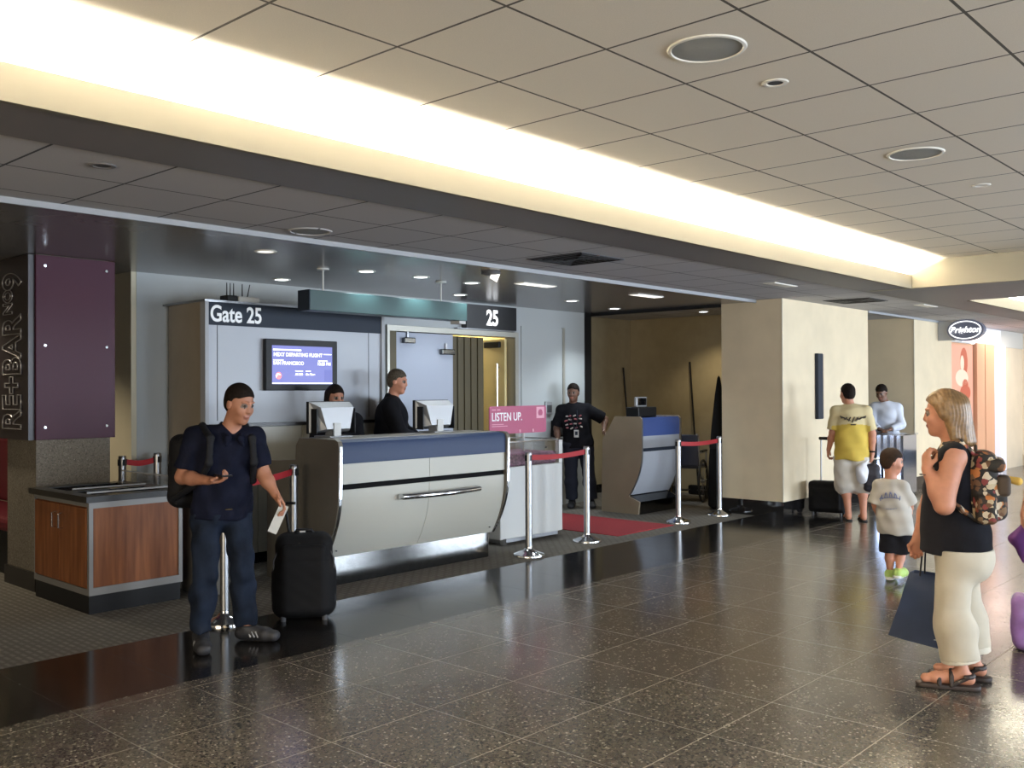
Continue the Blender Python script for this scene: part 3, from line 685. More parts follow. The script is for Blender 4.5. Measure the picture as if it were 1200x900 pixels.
for x, y, lab, lit, pw in ((-6.54, 4.27, 'ceiling downlight above the cabinet end of the counter', 'lamp_dim', 8), (-8.07, 5.45, 'ceiling downlight close above the Gate 25 header', 'lamp', 25),
        (-6.96, 5.62, 'lit downlight over the left half of the teal beam', 'lamp', PD), (-6.93, 6.27, 'lit downlight over the middle of the teal beam', 'lamp', PD),
        (-6.94, 6.98, 'lit downlight over the right end of the teal beam', 'lamp', PD), (-7.45, 9.25, 'lit downlight between the 25 sign and the alcove', 'lamp', PD),
        (-7.9, 7.75, 'lit downlight in front of the pale door leaf', 'lamp', 14), (-7.75, 10.55, 'lit downlight near the mouth of the alcove', 'lamp', 45)):
    spot_can(x, y, 2.70, .075, lab, lit, power=pw)
spot_can(-7.3, 12.1, 2.722, .075, 'lit downlight inside the alcove over the wheelchairs', 'lamp', power=24, col=(1, .86, .58))  # assumed lamp, added to brighten the alcove walls
spot_can(-9.15, 2.7, 2.70, .075, 'lit downlight over the passage beyond the left column', 'lamp_dim', power=70, col=(1, .88, .66))  # added out-of-view lamp, lifts the cream wall behind the plum sign
def slot_light(x, y, z, label, lx=.12, ly=.5, m='lamp_dim'):
    s = thing('ceiling_slot', label, 'ceiling fixture', (x, y, z), 0, 'slot fixtures in the low ceiling')
    obj('frame', box((-lx/2-.012, -ly/2-.012, -.006), (lx/2+.012, ly/2+.012, 0)), M['ring'], s); obj('diffuser', box((-lx/2, -ly/2, -.009), (lx/2, ly/2, -.004)), M[m], s)
slot_light(-6.42, 9.37, 2.70, 'slot light in the counter ceiling nearest the near stone column')
slot_light(-6.58, 7.57, 2.70, 'slot light in the counter ceiling above the white box')
slot_light(-4.82, 9.57, 2.722, 'pale slot in the soffit tiles near the concourse cove', m='ring')
slot_light(-4.62, 13.4, 2.722, 'pale slot in the soffit tiles near the far stone column', m='ring')
def vent(x, y, z, label, a=.30):
    s = thing('ceiling_vent', label, 'ceiling vent', (x, y, z), 0, 'dark air vents in the soffit')
    obj('frame', box((-a, -a, -.006), (a, a, 0)), M['grille'], s)
    for k in range(4):
        q = a*(.9-.22*k); bm = box((-q, -q, -.012), (q, -q+.02, -.006)); box((-q, q-.02, -.012), (q, q, -.006), bm); box((-q, -q, -.012), (-q+.02, q, -.006), bm); box((q-.02, -q, -.012), (q, q, -.006), bm)
        obj('slat', bm, M['black'], s)
vent(-5.15, 6.45, 2.722, 'square dark air vent in the soffit tiles above the counter')
vent(-5.0, 11.98, 2.722, 'square dark air vent in the soffit tiles before the near stone column')
em = thing('emergency_light', 'twin emergency lamp on the counter ceiling beyond the teal beam', 'emergency light', (-6.17, 6.46, 2.70))
obj('base', lathe([(.09, 0), (.09, -.02), (.05, -.03), (.001, -.03)], seg=24), M['grille'], em, True); obj('lamp_head', cyl((0, 0, -.03), (.05, .05, -.06), .03, .04), M['lamp_dim'], em, True)

# plaque on the near column
pq = thing('column_plaque', 'narrow vertical metal plaque on the pale side of the near column', 'plaque', (-5.52, 11.98, 1.2))
obj('body', box((0, -.075, 0), (.05, .075, .86), None, .008), M['header'], pq); obj('edge_strip', box((.0, .06, .01), (.054, .078, .85)), M['chrome'], pq)

# ------------------------------------------------------------------ alcove contents
def broom(p0, p1, label, head):
    b = thing('broom', label, 'broom', p0, 0, 'brooms leaning in the alcove')
    p = Vector(p1)-Vector(p0)
    obj('handle', cyl((0, 0, .12) if head else (0, 0, .0), p, .013, seg=10), M['black'], b, True)
    if head: obj('brush', box((-.16, -.04, 0), (.16, .04, .14), None, .02), M['black_matte'], b)
broom((-8.85, 12.50, 0), (-9.03, 12.52, 1.95), 'broom handle standing against the alcove wall behind the podium', True)
broom((-7.72, 12.62, 0), (-7.92, 12.72, 2.02), 'tall broom handle leaning behind the wheelchair', True)
cu = thing('folded_cover', 'black folded cover standing against the near stone column in the alcove', 'folded cover', (-6.60, 11.32, 0))
obj('cover', lathe([(.10, 0), (.15, .04), (.14, .6), (.10, 1.1), (.05, 1.55), (.02, 1.75), (.001, 1.78)], seg=14), M['black_matte'], cu, True)
obj('tie', lathe([(.126, .80), (.131, .82), (.131, .86), (.123, .88)], seg=14), M['black'], cu)
def wheelchair(loc, rz, label):
    w = thing('wheelchair', label, 'wheelchair', loc, rz, 'wheelchairs parked in the alcove')
    for sx in (-.27, .27):
        ring = [(sx, .30*math.cos(i*2*PI/28), .30+.29*math.sin(i*2*PI/28)) for i in range(28)]
        wh = obj('wheel', tube(ring, .016, 8, None, True), M['rubber'], w, True)
        bm = NB()
        for k in range(10): cyl((sx, 0, .30), (sx, .28*math.cos(k*PI/5), .30+.28*math.sin(k*PI/5)), .003, seg=6, bm=bm)
        cyl((sx-.03, 0, .30), (sx+.03, 0, .30), .03, bm=bm)
        obj('spokes', bm, M['alu'], wh)
        cr = [(sx*.9, -.42+.075*math.cos(i*2*PI/16), .09+.072*math.sin(i*2*PI/16)) for i in range(16)]
        obj('caster', tube(cr, .016, 8, None, True), M['rubber'], w, True)
        fr_ = tube([(sx*.93, -.62, .10), (sx*.93, -.52, .12), (sx*.93, -.40, .48), (sx*.93, .17, .50), (sx*.93, .22, .95), (sx*.93, .33, .97)], .012)
        tube([(sx*.93, -.35, .48), (sx*.93, -.33, .70), (sx*.93, .20, .70)], .012, bm=fr_); tube([(sx*.9, -.42, .17), (sx*.93, -.38, .48)], .010, bm=fr_); tube([(sx*.93, .0, .30), (sx*.93, .17, .5)], .012, bm=fr_)
        f_ = obj('side_frame', fr_, M['alu'], w, True)
        obj('armrest', box((sx*.93-.025, -.32, .70), (sx*.93+.025, .02, .73), None, .01), M['black'], f_)
        obj('footplate', box((sx*.93, -.70, .09), (sx*.25, -.56, .105)), M['black'], w)
    obj('seat', box((-.24, -.38, .48), (.24, .18, .52), None, .015), mat('navy_vinyl', (.02, .025, .05), .5), w)
    obj('backrest', box((-.25, .17, .52), (.25, .205, .96), None, .012), M['navy_vinyl'] if 'navy_vinyl' in M else bpy.data.materials['navy_vinyl'], w)
    return w
wheelchair((-7.42, 11.75, 0), math.radians(200), 'wheelchair parked in the alcove behind the red belt')
w2 = wheelchair((-8.35, 12.08, 0), math.radians(195), 'wheelchair parked deeper in the alcove behind the podium')

# ------------------------------------------------------------------ between columns, shop
tagged('hanging_panel', box((-7.29, 15.10, 2.02), (-7.24, 15.62, 2.66), None, .006), M['black'], 'black panel high on the wall between the two stone columns', 'panel')
tp = thing('tan_partition', 'tan partition with a pale edge between the two stone columns', 'partition', (-7.1, 15.25, 0))
obj('panel', box((-.1, -.5, 0), (0, .22, 2.02)), M['cream_wall'], tp); obj('edge_trim', box((-.1, .22, 0), (.005, .26, 2.03)), M['white_trim'], tp)
gc = thing('display_counter', 'mirrored display counter between the columns behind the boy', 'display counter', (-5.33, 13.75, 0))
obj('base', box((-.42, -.02, 0), (.28, .40, .10)), M['black'], gc)
obj('side_panel', box((-.45, -.05, .10), (-.12, .42, .93)), M['grille'], gc)
bm = NB(); k = 9
for i in range(k):
    a0, a1 = -.12+.42*i/k, -.12+.42*(i+1)/k; q = .04 if i % 2 else .0
    prism([(a0, -.05-q), (a1, -.05-(.04-q)), (a1, .42), (a0, .42)], .10, .93, lambda a, b, t: (a, b, t), bm)
obj('mirrored_panel', bm, M['glass_front'], gc)
obj('top', box((-.47, -.11, .93), (.32, .44, .955), None, .005), M['clear'], gc); obj('shelf', box((-.12, -.12, .58), (.30, -.05, .60)), M['chrome'], gc)

shop = struct('wall_shop_header', box((-5.54, 17.25, 2.40), (-6.4, 21.7, 2.722)), M['white'])
struct('wall_shop_return', box((-7.3, 17.2, 0), (-5.9, 17.25, 2.72)), M['white'])
gl = thing('shop_name_letters', 'glowing white shop name letters along the shop front header', 'shop lettering', (-5.53, 18.9, 2.42))
text_mesh('letters', 'Brighton', .34, M['lit_text'], gl, facing_x(.02, -1.0, .06), shear=.25, bold=.01, extrude=.02)
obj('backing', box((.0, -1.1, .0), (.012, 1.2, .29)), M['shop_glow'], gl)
po = thing('poster_light_box', 'backlit salmon poster of a woman and handbag in the shop front', 'poster', (-5.56, 17.28, .0))
obj('case', box((-.06, 0, .35), (0, 1.24, 2.40), None, .004), M['shop_wood'], po)
pf = obj('picture', box((0, .03, .98), (.006, 1.21, 2.36)), M['poster'], po)
def blob(cy, cz, ry, rz_, m, par, nm, x=.006, rot=0):
    pts_ = [(cy+ry*math.cos(i*PI/16)*math.cos(rot)-rz_*math.sin(i*PI/16)*math.sin(rot), cz+ry*math.cos(i*PI/16)*math.sin(rot)+rz_*math.sin(i*PI/16)*math.cos(rot)) for i in range(32)]
    obj(nm, prism(pts_, x, x+.002, lambda a, b, t: (t, a, b)), M[m], par)
blob(.72, 2.06, .20, .26, 'poster_dark', pf, 'printed_hair'); blob(.62, 2.04, .10, .14, 'poster_pale', pf, 'printed_face', .008); blob(.60, 1.78, .34, .15, 'poster_pale', pf, 'printed_shoulders', .007)
blob(.78, 1.52, .28, .14, 'poster_dark', pf, 'printed_bag', .009); blob(.78, 1.66, .16, .10, 'poster_dark', pf, 'printed_strap', .007)
pb = obj('lower_picture', box((0, .03, .40), (.006, 1.21, .96)), M['poster_pale'], po); blob(.35, .76, .17, .12, 'poster_dark', pb, 'printed_bag'); blob(.85, .74, .18, .15, 'poster_dark', pb, 'printed_bag'); blob(.85, .52, .22, .08, 'poster', pb, 'printed_shoe')
for y0, y1 in ((18.56, 19.02), (19.06, 19.60)):
    struct('trim_shop_pillar', box((-5.50, y0, 0), (-5.9, y1, 2.42)), M['shop_wood'])
struct('trim_shop_gap', box((-5.6, 19.02, 0), (-5.9, 19.06, 2.42)), M['black'])
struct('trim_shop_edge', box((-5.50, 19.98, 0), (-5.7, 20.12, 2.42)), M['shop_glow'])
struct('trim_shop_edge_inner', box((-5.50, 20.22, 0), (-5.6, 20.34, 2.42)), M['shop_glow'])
sh = struct('wall_shop_back', box((-7.25, 17.3, 0), (-7.15, 21.7, 2.7)), M['shop_wood'])
dsp = thing('shop_shelf', 'dark shop shelf unit glimpsed through the gap in the front', 'shelf', (-6.6, 20.0, 0))
obj('body', box((-.35, -.6, 0), (.2, .6, .1)), M['shop_wood'], dsp)
for z in (.5, .95, 1.4): obj('shelf', box((-.35, -.6, z), (.2, .6, z+.03)), M['shop_wood'], dsp)
obj('back', box((-.4, -.6, 0), (-.35, .6, 1.9)), M['poster_dark'], dsp)
struct('wall_shop_end', box((-5.56, 20.36, 0), (-5.8, 21.7, 2.72)), M['far_wall'])
area('shop_lamp', (-6.3, 19.2, 2.38), (.25, 0, -1), 1.0, 2.4, P_SHOP, (1, .72, .58))
area('shop_lamp', (-4.6, 20.3, 2.71), (0, .1, -1), .9, 1.8, P_SHOP*.6, (1, .9, .82))
bs = thing('shop_blade_sign', 'oval slate shop sign with white script on a bracket by the shop', 'sign', (-5.52, 16.6, 2.55))
obj('bracket', box((.0, -.03, -.16), (.26, .04, .16), None, .006), M['silver_plastic'], bs)
ov = NB()
def oval(rx, rz_, y0, y1, bm): prism([(.44+rx*math.cos(i*PI/24), rz_*math.sin(i*PI/24)) for i in range(48)], y0, y1, lambda a, b, t: (a, t, b), bm)
oval(.285, .175, -.07, .07, ov); ob = obj('oval', ov, M['sign_grey'], bs)
ring = [(.44+.245*math.cos(i*PI/24), -.072, .142*math.sin(i*PI/24)) for i in range(48)]
obj('ring', tube(ring, .008, 6, None, True), M['lit_text'], ob)
text_mesh('lettering', 'Brighton', .135, M['lit_text'], ob, facing_my(.44, -.074, -.04), align='CENTER', bold=.004, shear=.3, extrude=.002)

# ------------------------------------------------------------------ bodies and soft goods: blended rounded shapes meshed as one surface
F32 = np.float32
def v3(*a): return np.array(a if len(a) == 3 else a[0], float)
def nrm(a): a = np.array(a, float); return a/np.linalg.norm(a)
class Soft:
    def __init__(s, k=.025): s.p = []; s.k = k; s.cut = []
    def add(s, kind, lo, hi, k, m, clips, neg, **kw):
        s.p.append(dict(kind=kind, lo=np.array(lo), hi=np.array(hi), k=s.k if k is None else k, m=m, clips=clips, neg=neg, **kw)); return s
    def rc(s, a, b, r1, r2=None, k=None, m=0, n=None, sc=1.0, clips=(), neg=False):
        a, b = v3(a), v3(b); r2 = r1 if r2 is None else r2; R = max(r1, r2)*max(1, sc)
        return s.add('rc', np.minimum(a, b)-R, np.maximum(a, b)+R, k, m, clips, neg, a=a, b=b, r1=r1, r2=r2, n=None if n is None else nrm(n), sc=sc)
    def el(s, c, rad, B=None, k=None, m=0, clips=(), neg=False):
        c = v3(c); R = max(rad); return s.add('el', c-R, c+R, k, m, clips, neg, c=c, rad=np.array(rad, float), B=np.eye(3) if B is None else np.array(B, float))
    def bx(s, c, half, r, B=None, k=None, m=0, clips=(), neg=False):
        c = v3(c); R = np.linalg.norm(half); return s.add('bx', c-R, c+R, k, m, clips, neg, c=c, rad=np.array(half, float), r=r, B=np.eye(3) if B is None else np.array(B, float))
    def dist(s, q, P):
        if q['kind'] == 'rc':
            a, ba = q['a'].astype(F32), (q['b']-q['a']).astype(F32); pa = P-a
            t = np.clip(pa@ba/max(float(ba@ba), 1e-9), 0, 1)
            d = pa-t[..., None]*ba
            if q['n'] is not None:
                n = q['n'].astype(F32); h = d@n; d = d+((1/q['sc']-1)*h)[..., None]*n
            d = np.sqrt((d*d).sum(-1))-(q['r1']+(q['r2']-q['r1'])*t)
            if q['n'] is not None and q['sc'] < 1: d = d*max(q['sc'], .6)
        else:
            L = (P-q['c'].astype(F32))@q['B'].T.astype(F32)
            if q['kind'] == 'el':
                k0 = np.sqrt(((L/q['rad'].astype(F32))**2).sum(-1)); k1 = np.sqrt(((L/(q['rad']**2).astype(F32))**2).sum(-1))+1e-6
                d = k0*(k0-1)/k1
            else:
                w = np.abs(L)-(q['rad']-q['r']).astype(F32)
                d = np.sqrt((np.maximum(w, 0)**2).sum(-1))+np.minimum(w.max(-1), 0)-q['r']
        for pt, nn in q['clips']: d = np.maximum(d, (P-v3(pt).astype(F32))@nrm(nn).astype(F32))
        return d
    def mesh(s, name, res, mats, parent=None, disp=None, matfn=None, loc=None, rz=0, smooth=True):
        pos = [q for q in s.p if not q['neg']]
        lo = np.min([q['lo'] for q in pos], 0)-3*res-.01; hi = np.max([q['hi'] for q in pos], 0)+3*res+.01
        N = np.ceil((hi-lo)/res).astype(int)+1
        D = np.full(N, .15, F32); ax = [(lo[i]+res*np.arange(N[i])).astype(F32) for i in range(3)]
        for q in s.p:
            mg = .04+q['k']
            i0 = np.clip(np.floor((q['lo']-mg-lo)/res).astype(int), 0, N-1); i1 = np.clip(np.ceil((q['hi']+mg-lo)/res).astype(int)+1, 1, N)
            if (i1 <= i0).any(): continue
            sl = tuple(slice(i0[i], i1[i]) for i in range(3))
            P = np.stack(np.meshgrid(ax[0][sl[0]], ax[1][sl[1]], ax[2][sl[2]], indexing='ij'), -1)
            d = s.dist(q, P); c = D[sl]; k = max(q['k'], 1e-5)
            if q['neg']:
                h = np.maximum(k-np.abs(c+d), 0)/k; D[sl] = np.maximum(c, -d)+h*h*k*.25
            else:
                h = np.maximum(k-np.abs(c-d), 0)/k; D[sl] = np.minimum(c, d)-h*h*k*.25
        G = None
        if disp is not None or s.cut:
            P = np.stack(np.meshgrid(*ax, indexing='ij'), -1)
            if disp is not None: D = D+disp(P[..., 0], P[..., 1], P[..., 2]).astype(F32)*(np.abs(D) < .06)
            for pt, nn in s.cut: D = np.maximum(D, (P-v3(pt).astype(F32))@nrm(nn).astype(F32))
        V, Fc = surface_nets(D, lo, res)
        me = bpy.data.meshes.new(name)
        me.from_pydata(V.tolist(), [], Fc.tolist())
        for mm in mats: me.materials.append(mm)
        if len(mats) > 1:
            if matfn is not None: vm = matfn(V)
            else:
                dd = np.stack([s.dist(q, V.astype(F32)) if not q['neg'] else np.full(len(V), 9, F32) for q in s.p], 1)
                vm = np.array([q['m'] for q in s.p])[dd.argmin(1)]
            me.polygons.foreach_set('material_index', np.max(vm[Fc], 1).astype(np.int32) if matfn is None else vm[Fc[:, 0]].astype(np.int32))
        if smooth: me.polygons.foreach_set('use_smooth', np.ones(len(Fc), bool))
        me.update()
        o = bpy.data.objects.new(name, me)
        if loc is not None: o.location = loc; o.rotation_euler = (0, 0, rz)
        return link(o, parent)
def surface_nets(D, lo, res):
    S = D < 0; n = np.array(D.shape)
    cs = [(i, j, k) for i in (0, 1) for j in (0, 1) for k in (0, 1)]
    cnt = np.zeros(n-1, np.int8)
    for i, j, k in cs: cnt += S[i:n[0]-1+i, j:n[1]-1+j, k:n[2]-1+k]
    act = np.argwhere((cnt > 0) & (cnt < 8))
    idx = np.full(n-1, -1, np.int64); idx[tuple(act.T)] = np.arange(len(act))
    val = np.stack([D[act[:, 0]+i, act[:, 1]+j, act[:, 2]+k] for i, j, k in cs], 1)
    acc = np.zeros((len(act), 3)); w = np.zeros(len(act))
    for a in range(8):
        for b in range(a+1, 8):
            da = np.array(cs[b])-np.array(cs[a])
            if np.abs(da).sum() != 1: continue
            va, vb = val[:, a], val[:, b]; m = (va < 0) != (vb < 0)
            t = np.where(m, va/np.where(m, va-vb, 1), 0)
            acc += np.where(m[:, None], np.array(cs[a])+t[:, None]*da, 0); w += m
    V = lo+(act+acc/w[:, None])*res
    Q = []
    for axis in range(3):
        a0 = [slice(1, -1)]*3; a1 = [slice(1, -1)]*3; a0[axis] = slice(0, n[axis]-1); a1[axis] = slice(1, n[axis])
        A, B = S[tuple(a0)], S[tuple(a1)]
        u, v = (axis+1) % 3, (axis+2) % 3
        for flip, m in ((False, A & ~B), (True, B & ~A)):
            e = np.argwhere(m)
            if not len(e): continue
            off = np.array([1, 1, 1]); off[axis] = 0; e = e+off
            def g(du, dv):
                c = e.copy(); c[:, u] -= du; c[:, v] -= dv; return idx[tuple(c.T)]
            f = np.stack([g(1, 1), g(0, 1), g(0, 0), g(1, 0)], 1)
            Q.append(f[:, ::-1] if flip else f)
    return V, np.concatenate(Q)

def folds(amp, f=1.0, seed=0):
    r = np.random.RandomState(seed); K = [(r.normal(size=3)*f*np.array([26, 26, 34]), r.uniform(0, 6.3)) for _ in range(5)]
    def fn(x, y, z):
        o = 0
        for k, ph in K: o = o+np.sin(x*k[0]+y*k[1]+z*k[2]+ph)
        return amp*o/2.2
    return fn

def frame(J, f):
    mh = (v3(J['hipL'])+v3(J['hipR']))/2; ms = (v3(J['shL'])+v3(J['shR']))/2
    up = nrm(ms-mh); fw = nrm(v3(f)-up*np.dot(v3(f), up)); return mh, ms, up, fw, np.cross(up, fw)
def torso(S, J, f, g, inf=0.0, m=0, clips=(), k=.05, hem=None):
    mh, ms, up, fw, lat = frame(J, f); B = [lat, fw, up]; L = np.linalg.norm(ms-mh)
    S.el(mh+up*.03-fw*g.get('seat', .01), (g['hip']+inf, g['hipd']+inf, .13+inf), B, k, m, clips)
    S.el(mh+up*(.42*L)+fw*g.get('belly', .0), (g['waist']+inf, g['waistd']+inf, .17+inf), B, k, m, clips)
    S.el(ms-up*.11+fw*.005, (g['chest']+inf, g['chestd']+inf, .18+inf), B, k, m, clips)
    S.rc(v3(J['shL'])-lat*.02, v3(J['shR'])+lat*.02, g['sh']+inf, None, k, m, clips=clips)
    nb = v3(J['neck'])-up*.02
    for s_ in ('shL', 'shR'): S.rc(nb-up*.025, v3(J[s_])+up*.008, .045+inf*.6, .042+inf, k, m, clips=clips)
    if g.get('bust'):
        for q in (-1, 1): S.el(ms-up*.17+fw*(g['chestd']*.72)+lat*q*.075, (.072+inf, g['bust']+inf, .078+inf), B, .04, m, clips)
    if hem is not None:
        S.rc(mh+up*.25*L, v3(hem), g['waist']*.94+inf, g['hip']*1.0+inf, .06, m, fw, g['hipd']/g['hip'], clips)
def arm(S, J, sd, g, inf=0.0, m=0, frac=2.0, k=.025, flare=0.0):
    a, b, c = v3(J['sh'+sd]), v3(J['el'+sd]), v3(J['wr'+sd]); r = g['arm']
    cl = ()
    if frac <= 1: cl = ((a+(b-a)*frac, b-a),)
    S.rc(a, b, r*1.12+inf, r*.86+inf+flare, k, m, clips=cl)
    if frac > 1:
        cl = () if frac >= 2 else ((b+(c-b)*(frac-1), c-b),)
        mid = b+(c-b)*.35
        S.rc(b, mid, r*.84+inf, r*.82+inf, k, m, clips=cl); S.rc(mid, c, r*.82+inf, r*.52+inf, k, m, clips=cl)
def leg(S, J, sd, g, inf=0.0, m=0, frac=2.0, k=.03, back=None, cuff=0.0, loose=0.0):
    a, b, c = v3(J['hip'+sd]), v3(J['kn'+sd]), v3(J['an'+sd]); r = g['leg']; cl = ()
    if frac <= 1: cl = ((a+(b-a)*frac, b-a),)
    S.rc(a, b, r+inf, r*.66+inf+cuff, k, m, clips=cl)
    if frac > 1:
        cl = () if frac >= 2 else ((b+(c-b)*(frac-1), c-b),)
        bk = v3(0, 0, 0) if back is None else v3(back)*.016
        mid = b+(c-b)*.32+bk
        S.rc(b, mid, r*.64+inf, r*.62+inf+loose*.5, k, m, clips=cl); S.rc(mid, c, r*.62+inf+loose*.5, r*.40+inf+loose, k, m, clips=cl)
def foot(S, an, d, length=.24, w=.040, m=0, k=.02, inf=0.0, drop=None):
    an = v3(an); d = nrm(v3(d)); z0 = an[2]-(.075 if drop is None else drop)
    heel = v3(an[0], an[1], z0+.030)-d*.035; ball = v3(an[0], an[1], z0+.026)+d*(length*.52); toe = v3(an[0], an[1], z0+.020)+d*(length*.74)
    S.rc(an, heel+d*.02+v3(0, 0, .012), w*.85+inf, w*.8+inf, k, m)
    S.rc(heel, ball, .030+inf, .026+inf, k, m); S.rc(an+d*.02-v3(0, 0, .02), ball, .034+inf, .024+inf, k, m)
    sd = np.cross([0, 0, 1], d); S.rc(ball-sd*.018, ball+sd*.018, .024+inf, None, k, m); S.rc(ball, toe, .026+inf, .018+inf, k, m); S.rc(toe-sd*.016, toe+sd*.016, .017+inf, None, k, m)
def hand(S, wr, d, n, thumb, curl=(.5, .55, .6, .65), size=.18, m=0, tcurl=.5, spread=.0):
    """wr wrist, d direction of the fingers, n direction the palm faces, thumb side"""
    wr = v3(wr); d = nrm(v3(d)); n = nrm(v3(n)-d*np.dot(v3(n), d)); t = np.cross(n, d); t = t if np.dot(t, v3(thumb)) > 0 else -t
    q = size/.185
    S.el(wr+d*.048*q, (.052*q, .040*q, .0165*q), [d, t, n], .014, m)
    S.rc(wr-d*.012, wr+d*.03*q, .025*q, .024*q, .014, m, n, .72)
    for i, (L, off, r) in enumerate(((.072, .029, .0088), (.080, .0095, .0092), (.074, -.0105, .0088), (.058, -.0295, .0078))):
        p = wr+d*(.086-.006*abs(i-1.2))*q+t*off*q; a = 0.0; dd = nrm(d+t*(off*spread*18))
        for fr_, ca in ((.46, .55), (.30, 1.0), (.24, .8)):
            a += curl[i]*ca
            nx = p+(dd*math.cos(a)+n*math.sin(a))*L*fr_*q
            S.rc(p, nx, r*q, r*.92*q, .005, m); p = nx
    p = wr+d*.022*q+t*.026*q+n*.004
    d1 = nrm(d*.62+t*.62+n*.45*(tcurl+.3)); p1 = p+d1*.042*q; S.rc(p, p1, .0125*q, .0105*q, .012, m)
    d2 = nrm(d*.95+t*(.25-.5*tcurl)+n*.6*tcurl); S.rc(p1, p1+d2*.034*q, .0102*q, .0082*q, .006, m)
def head(S, c, f, s=1.0, up=(0, 0, 1), nk=None, m=0, mw=1, md=2, ml=3, neck_r=.054):
    c = v3(c); f = nrm(f); up = nrm(v3(up)-f*np.dot(v3(up), f)); l = np.cross(up, f); B = [l, f, up]
    P = lambda x, y, z: c+(l*x+f*y+up*z)*s
    S.el(P(0, -.012, .032), (.075*s, .094*s, .088*s), B, .03, m)
    S.el(P(0, .022, -.040), (.058*s, .068*s, .080*s), B, .04, m)
    S.el(P(0, .058, -.098), (.026*s, .022*s, .020*s), B, .03, m)
    for q in (-1, 1):
        S.el(P(q*.034, .056, -.030), (.026*s, .024*s, .024*s), B, .02, m)
        S.el(P(q*.076, -.010, -.006), (.010*s, .019*s, .031*s), B, .008, m)
        S.el(P(q*.031, .096, .010), (.016*s, .012*s, .010*s), B, .010, m, neg=True)
        S.el(P(q*.031, .078, .010), (.0125*s, .009*s, .0058*s), B, .002, mw)
        S.el(P(q*.031, .0845, .010), (.0072*s, .0040*s, .0062*s), B, .001, md)
        S.rc(P(q*.014, .088, .031), P(q*.048, .074, .030), .0065*s, .0045*s, .008, md if False else m)
    S.rc(P(0, .084, .012), P(0, .096, -.022), .009*s, .0115*s, .014, m); S.el(P(0, .091, -.028), (.016*s, .010*s, .008*s), B, .01, m)
    S.el(P(0, .086, -.058), (.024*s, .009*s, .006*s), B, .004, ml); S.el(P(0, .084, -.067), (.020*s, .009*s, .006*s), B, .004, ml)
    if nk is not None: S.rc(v3(nk)-v3(0, 0, .03), P(0, -.022, -.06), neck_r*1.05, neck_r*.95, .03, m)
    return P, B
def hair_cap(c, f, s=1.0, up=(0, 0, 1), th=.010, front=.050, nape=-.05):
    c = v3(c); f = nrm(f); up = nrm(v3(up)-f*np.dot(v3(up), f)); l = np.cross(up, f); B = [l, f, up]
    P = lambda x, y, z: c+(l*x+f*y+up*z)*s
    S = Soft(.02)
    pt = P(0, .075, front); pn = P(0, -.07, nape); e = nrm(pn-pt); nn = np.cross(l, e); nn = nn if np.dot(nn, up) < 0 else -nn
    S.el(P(0, -.014, .034), ((.076+th)*s, (.094+th)*s, (.089+th)*s), B, .02, 0, clips=((pt, nn),))
    S.el(P(0, -.038, -.012), ((.066+th)*s, (.062+th)*s, (.060+th)*s), B, .02, 0, clips=((P(0, -.030, 0), f),))
    for q in (-1, 1): S.el(P(q*.090, .060, .012), (.040*s, .055*s, .055*s), B, .012, 0, neg=True)
    return S, P, B, l, f, up
def strands(amp=.003, f=1.0):
    return lambda x, y, z: amp*np.sin(x*210*f+np.sin(z*38)*1.6+y*120*f)
SKIN = mat('skin', (.50, .225, .14), .55, var=.06, vscale=30); SKIN2 = mat('skin_tan', (.40, .18, .11), .55, var=.06, vscale=30); SKIN3 = mat('skin_brown', (.17, .085, .055), .5, var=.06, vscale=30)
EYE_W = mat('eye_white', (.20, .16, .14), .7, spec=.05); EYE_D = mat('eye_dark', (.03, .02, .015), .15); LIP = mat('lip', (.34, .14, .10), .45)
def body_mats(sk): return [sk, EYE_W, EYE_D, LIP]
MAN = dict(hip=.165, hipd=.115, waist=.155, waistd=.115, chest=.17, chestd=.115, sh=.062, arm=.050, leg=.088)
NAVY = mat('navy_shirt', (.0065, .008, .019), .85, spec=.12, var=.2, vscale=12, bump=.1, bscale=300); JEANS = mat('dark_jeans', (.011, .016, .029), .85, spec=.12, var=.45, vscale=7, bump=.15, bscale=400)
BLACKC = mat('black_cloth', (.010, .010, .013), .9, spec=.12, var=.2, vscale=14); BEIGE = mat('beige_cotton', (.53, .475, .375), .85, var=.05, vscale=9, bump=.08, bscale=300)
DARKHAIR = mat('dark_hair', (.012, .008, .006), .75, spec=.12, var=.4, vscale=60); GREYHAIR = mat('greying_hair', (.085, .070, .052), .75, spec=.12, var=.4, vscale=70); BLOND = mat('blond_hair', (.20, .118, .05), .42, var=.3, vscale=45); BROWNHAIR = mat('brown_hair', (.020, .011, .007), .75, spec=.12, var=.35, vscale=60)

def place(o, label, loc, rz, group=None):
    o.location = loc; o.rotation_euler = (0, 0, rz); return tag(o, label, 'person', group)

# ---- man in navy
J = dict(head=(.100, -.07, 1.515), neck=(.035, -.01, 1.355), shR=(-.165, .0, 1.30), shL=(.185, .02, 1.295), elR=(-.240, -.01, 1.065), wrR=(-.085, -.20, 1.055), elL=(.245, .0, 1.065), wrL=(.315, -.08, .945),
    hipR=(-.090, 0, .845), hipL=(.075, .03, .84), knR=(-.108, -.04, .455), anR=(-.135, .0, .085), knL=(.112, .0, .465), anL=(.140, .10, .088))
f = nrm((.30, -.95, 0)); hf = nrm((.62, -.74, -.28)); lc, rz = (-5.38, 3.20, 0), 1.0342
S = Soft(); torso(S, J, f, MAN); P_, B_ = head(S, J['head'], hf, 1.0, nk=J['neck'])
for sd in 'LR': arm(S, J, sd, MAN); leg(S, J, sd, MAN, -.014, back=-f)
foot(S, J['anR'], (.1, -.98, 0)); foot(S, J['anL'], (.9, -.45, 0))
